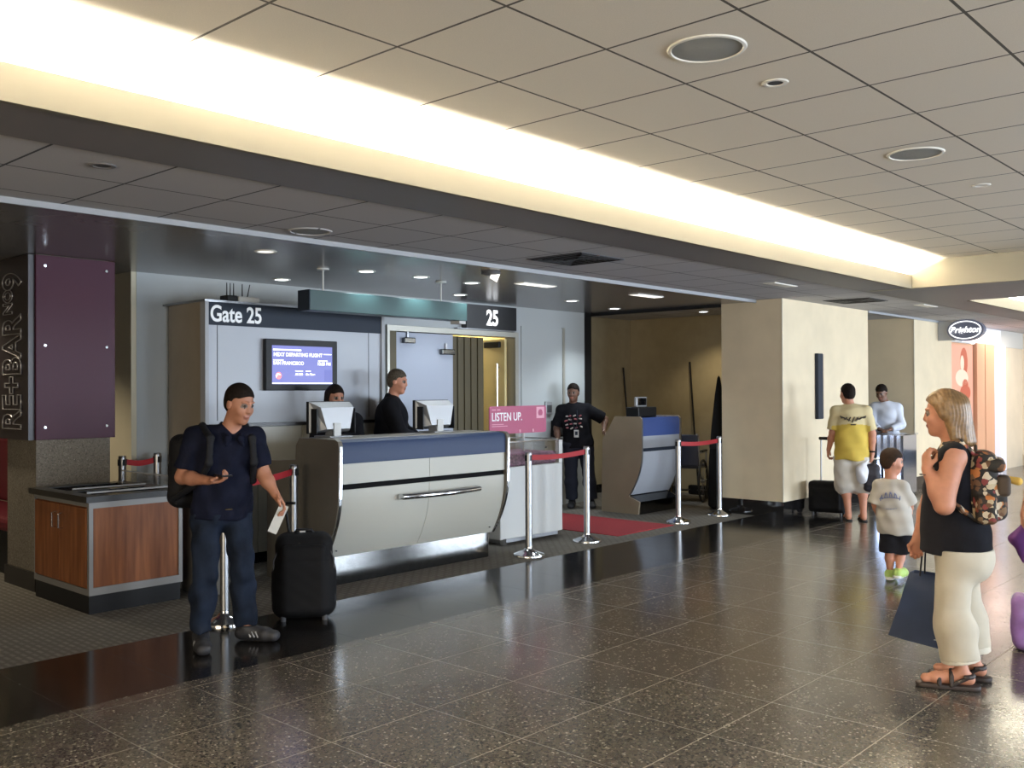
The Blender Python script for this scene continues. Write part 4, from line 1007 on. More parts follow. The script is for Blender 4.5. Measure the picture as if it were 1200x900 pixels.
hand(S, J['wrR'], (.85, -.40, .05), (.15, -.35, .9), (.1, -.7, .6), (.75, .85, .95, 1.05), .19, tcurl=.6)
hand(S, J['wrL'], (.50, -.22, -.80), (-.75, -.30, -.45), (-.3, -.9, -.1), (.75, .8, .85, .9), .19, tcurl=.55)
man = S.mesh('person', .0045, body_mats(SKIN2)); place(man, 'man in navy short-sleeved shirt and jeans looking at a phone, hand on black suitcase', lc, rz)
mh, ms, up, fw, lat = frame(J, f)
S = Soft(); hem = mh-up*.03; torso(S, J, f, MAN, .013, clips=((hem, -up),), hem=hem-up*.05)
for sd in 'LR': arm(S, J, sd, MAN, .012, frac=.80, flare=.016)
nk = v3(J['neck'])
S.rc(nk+fw*.035-up*.045-lat*.045, nk-fw*.04+up*.01-lat*.05, .018, None, .015); S.rc(nk+fw*.035-up*.045+lat*.045, nk-fw*.04+up*.01+lat*.05, .018, None, .015); S.rc(nk-fw*.055+up*.012-lat*.04, nk-fw*.055+up*.012+lat*.04, .02, None, .015)
S.rc(nk+fw*.10+up*.03, nk+fw*.135-up*.085, .040, .004, .01, neg=True)
sh_ = S.mesh('shirt', .006, [NAVY], man, folds(.0055, 1.0, 1))
S = Soft(.01)
for q in (-1, 1):
    S.rc(nk-fw*.055+up*.026+lat*q*.030, nk+fw*.015-up*.004+lat*q*.070, .019, .018, .012, 0, lat, .5); S.rc(nk+fw*.015-up*.004+lat*q*.070, nk+fw*.112-up*.050+lat*q*.040, .021, .018, .012, 0, fw, .55); S.rc(nk+fw*.112-up*.050+lat*q*.040, nk+fw*.128-up*.092+lat*q*.052, .018, .010, .012, 0, fw, .55)
S.rc(nk-fw*.052+up*.020-lat*.03, nk-fw*.052+up*.020+lat*.03, .020, None, .012, 0, fw, .5)
S.mesh('collar', .0055, [NAVY], sh_)
S = Soft(); S.el(mh+up*.01, (.172, .125, .13), [lat, fw, up], .03, 0, clips=((mh+up*.07, up),))
for sd in 'LR': leg(S, J, sd, MAN, .009, frac=1.93, loose=.020, back=-f)
S.cut = [(mh-up*.005, up)]
S.mesh('jeans', .006, [JEANS], man, folds(.0075, 1.0, 3))
SHOE = mat('dark_shoe', (.020, .020, .024), .6); SHOE_ST = mat('shoe_stripe', (.35, .36, .38), .6)
for sd, d in (('R', (.1, -.98, 0)), ('L', (.9, -.45, 0))):
    S = Soft(.015); foot(S, J['an'+sd], d, .255, .044, 0, inf=.012, drop=.07); S.cut = [((0, 0, .004), (0, 0, -1)), ((0, 0, .10), (0, 0, 1))]
    so = S.mesh('shoe', .006, [SHOE], man)
    an = v3(J['an'+sd]); d = nrm(d); sv = np.cross(d, [0, 0, 1]); sv = sv if sv[1] < 0 else -sv
    bm = NB()
    for q in (.03, .055, .08):
        a = an+d*q+sv*.040+v3(0, 0, -.02); tube([tuple(a), tuple(a+d*.02+v3(0, 0, -.035)+sv*.006)], .005, 6, bm)
    obj('stripe', bm, SHOE_ST, so)
S, P_, B_, l_, f_, u_ = hair_cap(J['head'], hf, 1.0, th=.007, front=.068, nape=-.050); S.mesh('hair', .005, [DARKHAIR], man)
bm = box((-.02, -.012, -.006), (.02, .0, .002)); obj('belt_buckle', bm, M['steel'], man, loc=tuple(mh+up*.03+fw*.132))
ph = v3(J['wrR'])+v3(.085, -.075, .035)
pm = thing('mobile_phone', 'dark mobile phone in the hand of the man in navy', 'phone', tuple(Matrix.Translation(lc)@Matrix.Rotation(rz, 4, 'Z')@Vector(ph)), rz+.35)
obj('body', box((-.035, -.07, -.005), (.035, .07, .005), None, .004), M['black'], pm); obj('screen', box((-.031, -.06, .005), (.031, .06, .006)), M['glass_front'], pm)
bpw = Matrix.Translation(lc)@Matrix.Rotation(rz, 4, 'Z')
pp = v3(J['wrL'])+v3(.035, -.05, -.095)
pc = thing('boarding_pass', 'white folded boarding pass held above the black suitcase', 'paper', tuple(bpw@Vector(pp)), rz)
pl_ = box((-.028, -.002, -.15), (.028, .002, .03)); pl2 = box((-.024, .002, -.14), (.030, .004, .035))
o1 = obj('front_sheet', pl_, M['white'], pc); o2 = obj('back_sheet', pl2, M['panel'], pc)
for o_ in (o1, o2): o_.rotation_euler = (0, .42, 0)
# backpack on his back
S = Soft(.05); bc = ms-up*.22-fw*.200-lat*.125
S.bx(bc, (.155, .085, .235), .07, [lat, fw, up], .05); S.bx(bc-fw*.075-up*.08, (.125, .05, .13), .045, [lat, fw, up], .04)
bp = S.mesh('backpack', .008, [mat('backpack_nylon', (.008, .008, .010), .7, spec=.2)], None, folds(.002, .8, 5), loc=lc, rz=rz)
tag(bp, 'black backpack worn by the man in navy', 'backpack')
for q in (-1, 1):
    S = Soft(.01); pts_ = [bc+lat*q*.10+up*.19+fw*.07, ms+lat*q*.135+up*.075-fw*.02, ms+lat*q*.13+up*.01+fw*.135, ms+lat*q*.14-up*.14+fw*.155, ms+lat*q*.165-up*.26+fw*.07, bc+lat*q*.14-up*.17+fw*.06]
    for a, b in zip(pts_, pts_[1:]): S.rc(a, b, .022, None, .012, 0, fw, .45)
    S.mesh('strap', .006, [bpy.data.materials['backpack_nylon']], bp)
# his suitcase
sc1 = thing('rolling_suitcase', 'black upright rolling suitcase beside the man in navy', 'suitcase', (-5.56, 3.93, 0), rz-.10)
S = Soft(.05); S.bx((0, .10, .31), (.198, .125, .288), .085); S.bx((0, .09, .21), (.218, .125, .190), .085); S.bx((0, -.02, .24), (.165, .06, .20), .055, k=.04); S.bx((0, -.03, .47), (.15, .045, .06), .035, k=.02)
S.mesh('shell', .008, [mat('case_nylon', (.008, .008, .009), .75, spec=.15)], sc1, folds(.0012, 1, 9))
obj('pull_handle', tube([(-.10, .17, .55), (-.13, .15, .78), (-.12, .15, .80), (-.06, .14, .80)], .011), M['black'], sc1, True)
obj('grip', tube([(-.07, .10, .585), (-.05, .09, .615), (.05, .09, .615), (.07, .10, .585)], .012), M['black'], sc1, True)
obj('name_tag', box((-.03, .075, .60), (.01, .08, .612)), M['white'], sc1)
obj('zip', tube([(-.21+.0, .02, .12), (-.205, .02, .42), (-.15, .02, .55), (.15, .02, .55), (.205, .02, .42), (.21, .02, .12)], .006), M['grille'], sc1, True)
for q in (-.14, .14): obj('wheel', cyl((q-.02, .19, .045), (q+.02, .19, .045), .045), M['rubber'], sc1)
for q in (-.14, .14): obj('foot', cyl((q, .0, .0), (q, .0, .08), .018), M['grille'], sc1)

# ---- woman with the flowered backpack
WOM = dict(hip=.165, hipd=.135, waist=.150, waistd=.128, chest=.150, chestd=.110, sh=.052, arm=.054, leg=.090, bust=.070, seat=.020, belly=.02)
J = dict(head=(-.030, 0, 1.452), neck=(.025, 0, 1.315), shL=(.015, -.165, 1.225), shR=(.025, .165, 1.22), elL=(-.030, -.235, .985), wrL=(-.112, -.165, 1.165), elR=(-.10, .22, .96), wrR=(-.17, .20, .74),
    hipL=(.030, -.085, .765), hipR=(.040, .085, .755), knL=(.002, -.10, .43), anL=(.050, -.10, .092), knR=(.065, .10, .43), anR=(.110, .10, .100))
f = nrm((-1, -.05, 0)); hf = nrm((-1, .08, -.06)); lc, rz = (-1.75, 5.43, 0), .312
S = Soft(); torso(S, J, f, WOM); head(S, J['head'], hf, .98, nk=J['neck'])
for sd in 'LR': arm(S, J, sd, WOM, k=.035); leg(S, J, sd, WOM, -.010, back=-f)
foot(S, J['anL'], (-1, -.10, 0), .245, drop=.068); foot(S, J['anR'], (-1, .05, 0), .245, drop=.075)
hand(S, J['wrL'], (-.05, .15, 1), (.75, .55, .15), (.6, -.6, .3), (1.0, 1.1, 1.15, 1.2), .17, tcurl=.7)
hand(S, J['wrR'], (-.12, 0, -1), (.2, -.9, 0), (-1, 0, 0), (1.0, 1.05, 1.1, 1.15), .17, tcurl=.8)
wom = S.mesh('person', .0045, body_mats(SKIN)); place(wom, 'blond woman in black tank top and rolled beige trousers with flowered backpack', lc, rz)
mh, ms, up, fw, lat = frame(J, f)
TANK = mat('black_knit', (.008, .008, .011), .9, spec=.12, var=.2, vscale=15)
S = Soft(); torso(S, J, f, WOM, .014, k=.04); S.rc(mh+up*.12+fw*.03, mh-v3(0, 0, .085)+fw*.012, .152, .180, .06, 0, lat, 1.0)
S.cut = [(mh-v3(0, 0, .060), -up+fw*.08)]
for q in (-1, 1):
    S.rc(v3(J['shL' if q > 0 else 'shR'])+lat*q*.075, v3(J['shL' if q > 0 else 'shR'])+lat*q*.06-up*.13, .062, .058, .01, neg=True)
S.el(v3(J['neck'])+fw*.06, (.085, .075, .10), [lat, fw, up], .01, neg=True)
S.mesh('tank_top', .006, [TANK], wom, folds(.004, 1.0, 11))
S = Soft(); S.el(mh+up*.0-fw*.02, (.172, .142, .14), [lat, fw, up], .05, 0); S.el(mh+up*.06-fw*.01, (.165, .13, .10), [lat, fw, up], .05, clips=((mh+up*.08, up),))
for sd in 'LR': leg(S, J, sd, WOM, .020, frac=1.80, loose=.046, k=.05)
S.el(mh-v3(0, 0, .085)-fw*.060, (.150, .115, .13), [lat, fw, up], .06); S.cut = [(mh-v3(0, 0, .025), (0, 0, 1))]
tr = S.mesh('trousers', .006, [BEIGE], wom, folds(.0040, 1.0, 13))
for sd in 'LR':
    a = v3(J['kn'+sd])*.23+v3(J['an'+sd])*.77
    S = Soft(.01); d_ = nrm(v3(J['an'+sd])-v3(J['kn'+sd])); S.rc(a-d_*.05, a+d_*.07, .100-.003, .098, .01, 0, clips=((a-d_*.012, -d_), (a+d_*.025, d_)))
    S.mesh('cuff', .005, [mat('pale_cuff', (.62, .57, .47), .85) if sd == 'L' else bpy.data.materials['pale_cuff']], tr, folds(.0015, 1, 4))
SAND = mat('dark_sandal', (.030, .020, .017), .6)
for sd, d, dz in (('L', (-1, -.10, 0), .068), ('R', (-1, .05, 0), .075)):
    an = v3(J['an'+sd]); d = nrm(d); sv = np.cross([0, 0, 1], d); z0 = 0.0
    g0 = v3(an[0], an[1], 0)
    S = Soft(.012); zz = an[2]-dz
    S.rc(g0-d*.045+v3(0, 0, .014), g0+d*.11+v3(0, 0, .012), .046, .050, .01, 0); S.rc(g0+d*.11+v3(0, 0, .012), g0+d*.190+v3(0, 0, .012), .050, .040, .01, 0)
    S.cut = [(v3(0, 0, .026), (0, 0, 1)), (v3(0, 0, .001), (0, 0, -1))]
    sn = S.mesh('sandal', .005, [SAND], wom)
    def strap(pts_, r=.011):
        T = Soft(.006)
        for a, b in zip(pts_, pts_[1:]): T.rc(a, b, r, None, .006)
        T.mesh('strap', .005, [SAND], sn)
    for q0, zt in ((.115, .062), (.055, .088)):
        strap([g0+d*q0+sv*(.046*math.cos(t))+v3(0, 0, .024+(zt-.024)*math.sin(t)) for t in np.linspace(0, PI, 9)])
    strap([g0-d*(.045*math.cos(t))*1.0-d*.01+sv*(.050*math.sin(t))+v3(0, 0, .075) for t in np.linspace(-PI/2, PI/2, 9)])
    strap([g0+d*.05+sv*.045+v3(0, 0, .03), g0-d*.02+sv*.046+v3(0, 0, .07)]); strap([g0+d*.05-sv*.045+v3(0, 0, .03), g0-d*.02-sv*.046+v3(0, 0, .07)])
hc = v3(J['head'])
S, P_, B_, l_, f_, u_ = hair_cap(hc, hf, .98, th=.020, front=.075, nape=-.03)
for q in (-1, 1):
    S.rc(P_(q*.066, -.025, .06), P_(q*.072, -.055, -.13), .040, .026, .03); S.rc(P_(q*.045, -.075, .04), P_(q*.045, -.105, -.155), .045, .028, .03)
    S.rc(P_(q*.052, .045, .090), P_(q*.082, -.005, -.005), .018, .022, .02)
S.rc(P_(0, -.08, .05), P_(0, -.125, -.155), .052, .03, .03)
S.mesh('hair', .005, [BLOND], wom, strands(.0016, 1.5))
obj('bracelet', tube([tuple(v3(J['wrL'])+v3(.036*math.cos(t), .036*math.sin(t), -.03)) for t in np.linspace(0, 2*PI, 18)[:-1]], .003, 6, None, True), M['steel'], wom, True)
# backpack
FL = floral_mat(); BRN = mat('brown_webbing', (.045, .03, .02), .8)
S = Soft(.04); bc = v3(.155, .0, 1.050)
S.bx(bc, (.075, .145, .175), .07, None, .04); S.bx(bc+v3(.075, 0, -.065), (.045, .11, .085), .04, None, .03); S.bx(bc+v3(.015, -.145, -.09), (.05, .03, .075), .028, None, .02); S.el(bc+v3(.0, 0, .165), (.075, .13, .045), None, .03)
fb = S.mesh('backpack', .0065, [FL], None, folds(.003, .9, 21), loc=lc, rz=rz); tag(fb, 'flowered brown and orange backpack on the back of the blond woman', 'backpack')
S = Soft(.02); S.bx(bc+v3(.035, 0, .135), (.075, .14, .035), .03, None, .02); S.mesh('flap', .0065, [FL], fb, folds(.002, 1, 8))
S = Soft(.02); S.bx(bc+v3(.098, -.06, .03), (.035, .06, .055), .025); S.mesh('front_pocket', .006, [BRN], fb)
for q in (-1, 1):
    S = Soft(.01); s0 = v3(J['shL' if q < 0 else 'shR'])
    pts_ = [bc+v3(-.03, q*.07, .18), v3(.055, q*.10, 1.305), v3(-.03, q*.115, 1.285), v3(-.092, q*.13, 1.19), v3(-.06, q*.175, 1.06), v3(.05, q*.175, .96), bc+v3(-.04, q*.13, -.14)]
    for a, b in zip(pts_, pts_[1:]): S.rc(a, b, .020, None, .012, 0, (1, 0, .3), .5)
    S.mesh('strap', .006, [FL], fb)
obj('drawcord', tube([tuple(bc+v3(.075, -.10+.02*i, .155+.012*math.sin(i*1.3))) for i in range(10)], .006, 8), M['black'], fb, True)
obj('haul_loop', tube([tuple(bc+v3(-.03, -.04, .19)), tuple(bc+v3(-.03, -.02, .235)), tuple(bc+v3(-.03, .02, .235)), tuple(bc+v3(-.03, .04, .19))], .008, 8), BRN, fb, True)
S = Soft(.01); S.rc(bc+v3(.10, .06, .06), bc+v3(.175, .05, .045), .014, .022, .01)
yt = S.mesh('yellow_pouch', .005, [mat('yellow_fleece', (.75, .48, .10), .9)], None, loc=lc, rz=rz); tag(yt, 'yellow soft tip poking out behind the flowered backpack', 'pouch')
# navy shopping bag from her right hand
NB_ = mat('navy_bag', (.013, .024, .062), .55, spec=.25, var=.15, vscale=6)
sb = thing('shopping_bag', 'navy paper shopping bag hanging by the blond woman', 'shopping bag', tuple(Matrix.Translation(lc)@Matrix.Rotation(rz, 4, 'Z')@Vector((-.10, .22, .14))), rz-.25)
W0, W1, Dp = .20, .135, .065
bm = NB(); lo_ = [bm.verts.new((sx*W0-.02, sy*Dp, .0+(.035 if sx < 0 else -.02))) for sx, sy in ((-1, -1), (1, -1), (1, 1), (-1, 1))]
hi_ = [bm.verts.new((sx*W1+.03, sy*Dp*.75, .405-(.0 if sx < 0 else .015))) for sx, sy in ((-1, -1), (1, -1), (1, 1), (-1, 1))]
bm.faces.new(lo_)
for i in range(4): bm.faces.new((lo_[i], lo_[(i+1) % 4], hi_[(i+1) % 4], hi_[i]))
bmesh.ops.subdivide_edges(bm, edges=bm.edges[:], cuts=3, use_grid_fill=True)
for v in bm.verts: v.co += Vector((0, (.010*math.sin(v.co.z*19+v.co.x*14))*(1 if abs(v.co.y) > .02 else 0), 0))
bg = obj('bag', bm, NB_, sb, True)
md_ = bg.modifiers.new('thick', 'SOLIDIFY'); md_.thickness = .003
for q in (-1, 1): obj('handle', tube([(-.05, q*.045, .39), (-.04, q*.03, .52), (-.01, 0, .60), (.05, q*.03, .52), (.09, q*.045, .38)], .005, 8), M['black'], sb, True)
obj('printed_mark', box((.055, -.0735, .075), (.085, -.0725, .105), box((.03, -.0735, .045), (.15, -.0725, .050))), M['white'], bg)
S = Soft(.01); S.bx((.07, .0, .27), (.07, .035, .10), .03); S.mesh('wrapped_item', .007, [M['mauve']], sb, folds(.004, 1.2, 2))

# ---- boy
BOY = dict(hip=.110, hipd=.085, waist=.100, waistd=.080, chest=.108, chestd=.082, sh=.040, arm=.031, leg=.056)
J = dict(head=(.012, 0, .985), neck=(.0, 0, .845), shL=(-.085, .01, .775), shR=(.095, -.01, .77), elL=(-.125, .0, .625), wrL=(-.105, .09, .52), elR=(.145, .02, .63), wrR=(.150, .11, .55),
    hipL=(-.015, 0, .44), hipR=(.085, 0, .44), knL=(-.012, .02, .235), anL=(-.010, .0, .060), knR=(.080, .05, .235), anR=(.055, -.06, .085))
f = nrm((.20, .98, 0)); hf = nrm((.95, .30, -.12)); lc, rz = (-3.05, 8.0, 0), .3641
S = Soft(.018); torso(S, J, f, BOY, k=.03); head(S, J['head'], hf, .86, nk=J['neck'], neck_r=.044)
for sd in 'LR': arm(S, J, sd, BOY, k=.015); leg(S, J, sd, BOY, back=-f, k=.02)
foot(S, J['anL'], (.1, 1, 0), .18, .030, drop=.05); foot(S, J['anR'], (.25, .95, 0), .18, .030, drop=.05)
hand(S, J['wrL'], (.1, .4, -1), (1, 0, 0), (0, 1, 0), (.5, .55, .6, .65), .13); hand(S, J['wrR'], (-.1, .8, -.3), (-.8, .2, 0), (0, 0, 1), (.5, .55, .6, .65), .13)
boy = S.mesh('person', .0055, body_mats(SKIN)); place(boy, 'small boy in grey T-shirt, black shorts and green trainers', lc, rz)
mh, ms, up, fw, lat = frame(J, f)
GREYT = mat('grey_tee', (.46, .43, .38), .9, var=.05, vscale=9); BLUEP = mat('blue_print', (.16, .18, .30), .8)
S = Soft(.02); hm = mh-v3(0, 0, .035); torso(S, J, f, BOY, .014, k=.03, hem=hm-v3(0, 0, .04), clips=((hm, (0, 0, -1)),)); S.rc(ms-up*.14, hm-v3(0, 0, .03), .115, .132, .04, 0, fw, .80, clips=((hm, (0, 0, -1)),))
for sd in 'LR': arm(S, J, sd, BOY, .020, frac=.95, flare=.020)
tee = S.mesh('t_shirt', .0065, [GREYT], boy, folds(.006, 1.2, 31))
def decal(name, segs, m, parent, r=.006): 
    T = Soft(.004)
    for a, b in segs: T.rc(a, b, r, None, .004)
    return T.mesh(name, .004, [m], parent)
bk = lambda x, z, dep: v3(ms)+lat*x*-1+up*z-fw*dep     # point on the back
seg = []
for i in range(9):
    x = -.075+.0188*i; z = -.045-.018*(abs(i-4)/4)**2*2; dpt = .106-.25*x*x*8*.3
    seg += [(bk(x, z-.016, dpt+.006), bk(x+.006*(-1)**i, z+.016, dpt))]
seg += [(bk(-.08, -.08, .107), bk(0, -.070, .115)), (bk(0, -.070, .115), bk(.08, -.085, .107))]
decal('back_print', seg, BLUEP, tee, .0045)
decal('small_print', [(bk(-.06, -.160, .117), bk(0, -.168, .120)), (bk(0, -.168, .120), bk(.05, -.162, .117))], BLUEP, tee, .003)
S = Soft(.02); S.el(mh+up*.0, (.120, .095, .085), [lat, fw, up], .03)
for sd in 'LR': leg(S, J, sd, BOY, .020, frac=.99, cuff=.026, k=.03)
S.cut = [(mh-v3(0, 0, .015), (0, 0, 1))]
S.mesh('shorts', .0065, [BLACKC], boy, folds(.003, 1, 32))
GRN = mat('lime_shoe', (.36, .52, .13), .6); SOLE = mat('white_sole', (.68, .68, .64), .6)
for sd, d, tilt in (('L', (.1, 1, 0), 0), ('R', (.25, .95, 0), 1)):
    S = Soft(.012); an = v3(J['an'+sd]); foot(S, an, d, .185, .034, 0, inf=.010, drop=.045); z0 = an[2]-.045
    d = nrm(d); g0 = v3(an[0], an[1], z0+.006); S.rc(g0-d*.05, g0+d*.14, .034, .030, .006, 1, clips=((g0+v3(0, 0, .012), (0, 0, 1)), (g0-v3(0, 0, .006), (0, 0, -1)))); S.cut = [((0, 0, an[2]+.03), (0, 0, 1)), ((0, 0, max(.002, z0-.008)), (0, 0, -1))]
    S.mesh('trainer', .005, [GRN, SOLE], boy)
S, P_, B_, l_, f_, u_ = hair_cap(J['head'], hf, .86, th=.014, front=.055, nape=-.055); S.mesh('hair', .005, [BROWNHAIR], boy)

# ---- man in yellow T-shirt, back turned
BIG = dict(hip=.175, hipd=.135, waist=.166, waistd=.14, chest=.172, chestd=.125, sh=.062, arm=.050, leg=.085)
J = dict(head=(-.055, .03, 1.535), neck=(-.02, .01, 1.395), shL=(-.180, 0, 1.315), shR=(.155, 0, 1.315), elL=(-.225, .0, 1.06), wrL=(-.275, .07, .85), elR=(.225, 0, 1.05), wrR=(.225, -.03, .815),
    hipL=(-.105, 0, .80), hipR=(.085, 0, .80), knL=(-.085, .02, .43), anL=(-.050, -.01, .085), knR=(.110, .02, .43), anR=(.120, -.02, .085))
f = nrm((-.12, 1, 0)); hf = nrm((-.55, .82, 0)); lc, rz = (-4.78, 11.33, 0), .3988
S = Soft(); torso(S, J, f, BIG); head(S, J['head'], hf, 1.0, nk=J['neck'])
for sd in 'LR': arm(S, J, sd, BIG); leg(S, J, sd, BIG, back=-f); foot(S, J['an'+sd], (-.15, 1, 0))
hand(S, J['wrR'], (-.08, 0, -1), (-1, .2, 0), (0, 1, 0), (.9, .95, 1.0, 1.05), .19); hand(S, J['wrL'], (-.1, .2, -1), (1, 0, 0), (0, 1, 0), (.9, 1, 1.05, 1.1), .19)
yel = S.mesh('person', .0065, body_mats(SKIN)); place(yel, 'man in yellow T-shirt and white shorts seen from behind', lc, rz)
mh, ms, up, fw, lat = frame(J, f)
YEL = mat('yellow_tee', (.60, .43, .075), .9, var=.05, vscale=8); PALEY = mat('pale_yellow_tee', (.62, .52, .30), .9); DKP = mat('dark_print', (.06, .045, .03), .8)
S = Soft(); hm = mh-v3(0, 0, .045); torso(S, J, f, BIG, .013, clips=((hm, (0, 0, -1)),), hem=hm-v3(0, 0, .04)); S.rc(ms-up*.2, hm, .170, .182, .05, 0, fw, .78, clips=((hm, (0, 0, -1)),))
for sd in 'LR': arm(S, J, sd, BIG, .014, frac=.85, flare=.018)
zc = ms[2]
tee = S.mesh('t_shirt', .0085, [YEL, PALEY], yel, folds(.006, .9, 41), matfn=lambda V: ((V[:, 2] > zc-.165+.02*np.cos(V[:, 0]*9)) | (np.abs(V[:, 0]+.01) > .22)).astype(int))
sg = []
for i in range(7):
    x = -.13+.042*i; z = -.09-.02*abs(i-3)/3*-1; sg += [(bk(x, z-.03+.01*abs(i-3), .148-.6*x*x), bk(x+.022, z+.028-.008*abs(i-3), .146-.6*x*x))]
sg += [(bk(-.14, -.05, .138), bk(-.03, -.10, .150)), (bk(.03, -.10, .150), bk(.15, -.05, .134)), (bk(-.02, -.15, .155), bk(.03, -.15, .155))]
decal('back_print', sg, DKP, tee, .008)
S = Soft(.03); S.el(mh+up*.01, (.185, .145, .12), [lat, fw, up], .04)
WSH = mat('white_shorts', (.62, .58, .52), .9, var=.04, vscale=10)
for sd in 'LR': leg(S, J, sd, BIG, .032, frac=1.10, cuff=.040, loose=.03, k=.04)
S.cut = [(mh-v3(0, 0, .025), (0, 0, 1))]
S.mesh('shorts', .0085, [WSH], yel, folds(.007, 1, 42))
S, P_, B_, l_, f_, u_ = hair_cap(J['head'], hf, 1.0, th=.006, front=.065, nape=-.06); S.mesh('hair', .0065, [DARKHAIR], yel, strands(.001))
for sd in 'LR':
    an = v3(J['an'+sd]); d = nrm((-.15, 1, 0)); g0 = v3(an[0], an[1], .006)
    S = Soft(.008); S.rc(g0-d*.05, g0+d*.17, .040, .042, .006, 0, clips=((g0+v3(0, 0, .012), (0, 0, 1)), (g0-v3(0, 0, .005), (0, 0, -1)))); fl = S.mesh('flip_flop', .006, [M['rubber']], yel)
    obj('strap', tube([tuple(g0+d*.04+v3(-.045, 0, .02)), tuple(g0+d*.12+v3(0, 0, .055)), tuple(g0+d*.04+v3(.045, 0, .02))], .008, 8), M['rubber'], fl, True)
obj('wrist_watch', tube([tuple(v3(J['wrR'])+v3(.032*math.cos(t), .032*math.sin(t), .025)) for t in np.linspace(0, 2*PI, 14)[:-1]], .010, 6, None, True), M['black'], yel, True)
LW = Matrix.Translation(lc)@Matrix.Rotation(rz, 4, 'Z')
S = Soft(.04); S.bx((.215, -.02, .52), (.10, .10, .17), .07); S.bx((.215, -.10, .46), (.08, .05, .09), .04)
hb = S.mesh('backpack', .009, [mat('dark_pack', (.016, .014, .022), .7, var=.5, vscale=18)], None, folds(.006, .9, 44), loc=lc, rz=rz); tag(hb, 'dark backpack hanging from the right hand of the man in yellow', 'backpack')
obj('strap', tube([(.17, -.02, .66), (.20, -.03, .725), (.24, -.03, .725), (.26, -.02, .66)], .012), M['black'], hb, True)
S = Soft(.03); S.el((.105, -.135, .58), (.075, .055, .13)); S.rc((.105, -.13, .66), (.175, -.08, .745), .03, .012)
wbag = S.mesh('plastic_bag', .008, [mat('white_film', (.68, .68, .72), .35)], None, folds(.009, 1.0, 45), loc=lc, rz=rz); tag(wbag, 'white plastic carrier bag hanging beside the white shorts', 'carrier bag')
ws = thing('rolling_suitcase', 'black cabin suitcase with raised silver handle against the near stone column', 'suitcase', (-5.22, 11.62, 0), .20)
S = Soft(.03); S.bx((0, .0, .235), (.225, .115, .195), .04); S.bx((0, -.11, .21), (.17, .03, .13), .025); S.mesh('shell', .008, [bpy.data.materials['case_nylon']], ws, folds(.001, 1, 9))
for q in (-.10, .10): obj('handle_pole', cyl((q, .06, .42), (q*.98, .06, .95), .011, seg=10), M['alu'], ws, True)
obj('handle_grip', box((-.125, .04, .945), (.125, .08, .985), None, .012), M['black'], ws)
for q in (-.17, .17): obj('wheel', cyl((q-.02, .06, .04), (q+.02, .06, .04), .04), M['rubber'], ws); obj('foot', cyl((q, -.08, 0), (q, -.08, .06), .015), M['grille'], ws)

# ---- man in white shirt behind the display counter
J = dict(head=(-.01, .0, 1.535), neck=(.05, .03, 1.395), shL=(.215, .04, 1.30), shR=(-.115, .06, 1.30), elL=(.265, -.03, 1.05), wrL=(.10, -.20, .985), elR=(-.16, -.03, 1.06), wrR=(-.03, -.20, .985),
    hipL=(.14, .10, .86), hipR=(-.03, .10, .86), knL=(.14, .09, .46), anL=(.14, .12, .085), knR=(-.03, .09, .46), anR=(-.03, .12, .085))
f = nrm((-.35, -.9, 0)); hf = nrm((-.35, -.85, -.40)); lc, rz = (-5.62, 14.42, 0), .3627
S = Soft(); torso(S, J, f, MAN); head(S, J['head'], hf, 1.0, nk=J['neck'])
for sd in 'LR': arm(S, J, sd, MAN); leg(S, J, sd, MAN, -.012, back=-f); foot(S, J['an'+sd], f)
hand(S, J['wrL'], (-.6, -.8, -.1), (0, 0, -1), (-.7, .5, 0), (.25, .25, .3, .3), .19); hand(S, J['wrR'], (.5, -.85, -.1), (0, 0, -1), (.8, .4, 0), (.25, .25, .3, .3), .19)
whm = S.mesh('person', .0075, body_mats(SKIN3)); place(whm, 'man in white shirt leaning over the mirrored display counter', lc, rz)
mh, ms, up, fw, lat = frame(J, f)
WHS = mat('white_shirt', (.62, .66, .76), .8, var=.04, vscale=12)
S = Soft(); torso(S, J, f, MAN, .02, clips=((mh-up*.03, -up),), hem=mh-up*.06)
for sd in 'LR': arm(S, J, sd, MAN, .018, frac=1.85)
S.mesh('shirt', .009, [WHS], whm, folds(.004, .8, 51))
S = Soft(); S.el(mh, (.175, .13, .13), [lat, fw, up], .03)
for sd in 'LR': leg(S, J, sd, MAN, .02, frac=1.9, loose=.02)
S.mesh('trousers', .009, [BLACKC], whm)
for sd in 'LR':
    S = Soft(.012); foot(S, J['an'+sd], f, .26, .044, 0, inf=.010, drop=.07); S.cut = [((0, 0, .004), (0, 0, -1))]; S.mesh('shoe', .008, [SHOE], whm)
S, P_, B_, l_, f_, u_ = hair_cap(J['head'], hf, 1.0, th=.008); S.mesh('hair', .007, [DARKHAIR], whm, strands(.001))

